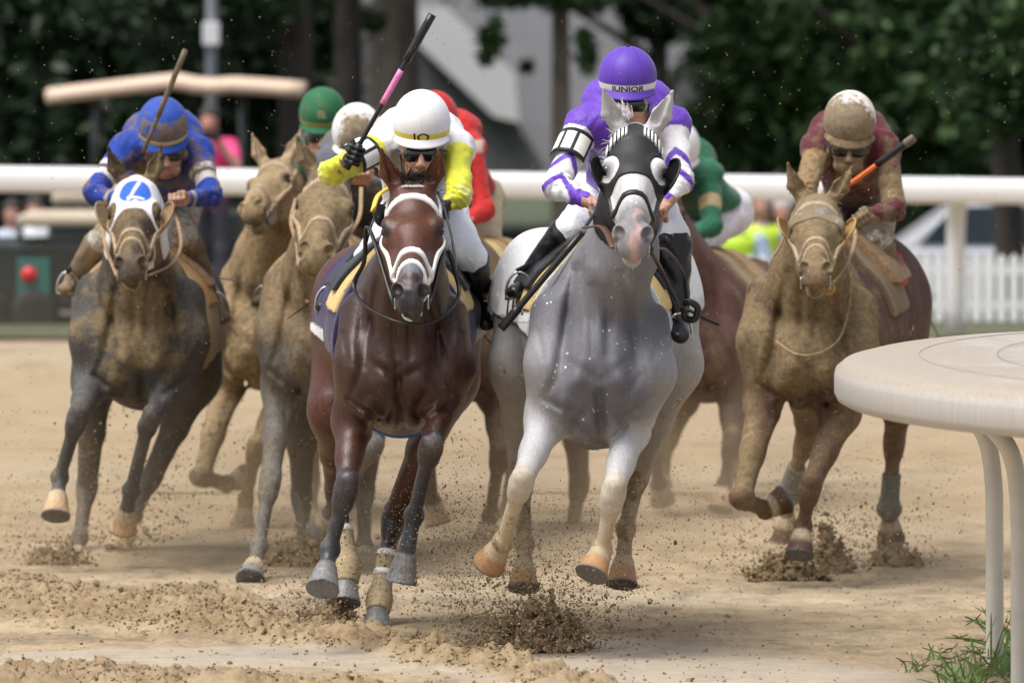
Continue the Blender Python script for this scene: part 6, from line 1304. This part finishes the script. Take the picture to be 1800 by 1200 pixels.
# ------------------------------------------------------------ building behind
M['siding'] = plain('pale grey siding', (.36, .36, .38), .8, .12, 1.2, .1); M['shingle'] = plain('grey shingles', (.15, .15, .16), .9, .25, 3, .3); M['trim'] = plain('white trim', (.72, .72, .74), .5, .03, 2, 0); M['dark_win'] = plain('dark window', (.03, .035, .04), .15, .3, 1, 0)
bl = root('building', (1.5, 112, 0), 'pale grey building with a white-edged sloping roof in the centre background', 'building')
q = MB(); q.box((1.0, 116, 4), (9.5, 8, 8)); q.obj('wall', M['siding'], bl)
Wb = lambda px, py, Y: W(px, py, Y)
def slab(pts, y0, y1, name, mat): 
    a = [Wb(*p, y0) for p in pts]; b_ = [p + A(0, y1 - y0, 0) for p in a]; n_ = len(a); q = MB(); q.add(a + b_, [tuple(range(n_)), tuple(range(n_, 2 * n_))[::-1]] + [(i, n_ + i, n_ + (i + 1) % n_, (i + 1) % n_) for i in range(n_)]); return q.obj(name, mat, bl)
slab([(560, 60), (735, 60), (905, 210), (960, 300), (960, 345), (560, 345)], 108, 111.5, 'porch_gable', M['shingle']); slab([(728, 12), (782, 12), (905, 130), (912, 215), (868, 205), (728, 72)], 107.6, 107.95, 'roof_edge', M['trim'])
slab([(1060, 150), (1290, 90), (1330, 120), (1330, 345), (1060, 345)], 108, 111, 'porch_wall', M['shingle']); slab([(1205, 45), (1330, 50), (1325, 112), (1200, 108)], 107.5, 107.9, 'roof_edge', M['trim'])
slab([(640, 240), (700, 240), (700, 330), (640, 330)], 107.8, 107.9, 'window', M['dark_win']); slab([(1120, 215), (1175, 215), (1175, 320), (1120, 320)], 107.8, 107.9, 'window', M['dark_win'])
M['grey_paint'] = plain('grey painted metal', (.22, .24, .27), .5, .1, 5, 0); lp = root('light_pole', (X_(372, 74), 74, 0), 'grey metal pole rising behind the golf cart', 'pole'); q = MB(); q.tube([A(X_(372, 74), 74, -1.1), A(X_(372, 74), 74, 6)], .055, 10); q.obj('pole', M['grey_paint'], lp, True); q = MB(); q.box((X_(372, 74), 73.9, 2.25), (.16, .12, .22)); q.obj('junction_box', M['trim'], lp, bevel=.01)
# ------------------------------------------------------------ dust hanging over the track behind the leaders
q = MB(); q.box((0, 40.5, .62), (7.6, 13, 1.28)); dm = bpy.data.materials.new('dust'); dm.use_nodes = True; n = dm.node_tree; n.nodes.clear(); o_ = n.nodes.new('ShaderNodeOutputMaterial'); pv = n.nodes.new('ShaderNodeVolumePrincipled'); n.links.new(pv.outputs[0], o_.inputs['Volume'])
pv.inputs['Color'].default_value = (.80, .66, .48, 1); pv.inputs['Anisotropy'].default_value = .2; g = GEO(n); t = NZ(n, 1.4, 3, .6, g); sx = n.nodes.new('ShaderNodeSeparateXYZ'); n.links.new(g, sx.inputs[0])
hz = RAMP(n, MATH(n, 'DIVIDE', sx.outputs[2], 1.25), [(0., 1.), (.28, .5), (.55, .04), (1., 0.)]); n.links.new(MATH(n, 'MULTIPLY', MATH(n, 'MULTIPLY', RAMP(n, t.outputs[0], [(.35, .15), (.7, 1.)]), hz), .30), pv.inputs['Density'])
dd = q.obj('dust_cloud', dm); tag(dd, 'tan dust haze hanging low over the track behind the leading horses', 'dust', kind='stuff')

# ------------------------------------------------------------ small pieces hang under the part they belong to
def ctr_of(o):
    a = np.array([c[:] for c in o.bound_box]); return a.mean(0)
bpy.context.view_layer.update()
OWN = {'blinker_rim': 'blinker_cup', 'helmet_peak': 'helmet', 'helmet_button': 'helmet', 'helmet_lettering': 'helmet', 'goggle_frame': 'goggles', 'bandage_tape': 'leg_bandage', 'stirrup': 'boot', 'boot_band': 'boot', 'lettering': 'saddle_cloth', 'label_patch': 'saddle_cloth', 'panel_seam': 'rail_cap', 'rear_panel': 'cargo_box', 'tail_lamp': 'cargo_box', 'car_window': 'cabin', 'browband_pad': 'blinker_hood'}
for r_ in [o for o in SC.objects if o.type == 'EMPTY']:
    kids = list(r_.children)
    for k_ in kids:
        own = OWN.get(k_.name.split('.')[0])
        if own:
            c_ = [o for o in kids if o.name.split('.')[0] == own]
            if c_: best = min(c_, key=lambda o: np.linalg.norm(ctr_of(o) - ctr_of(k_))); loc_ = k_.location.copy() - best.location; k_.parent = best; k_.matrix_parent_inverse = Matrix(); k_.location = loc_
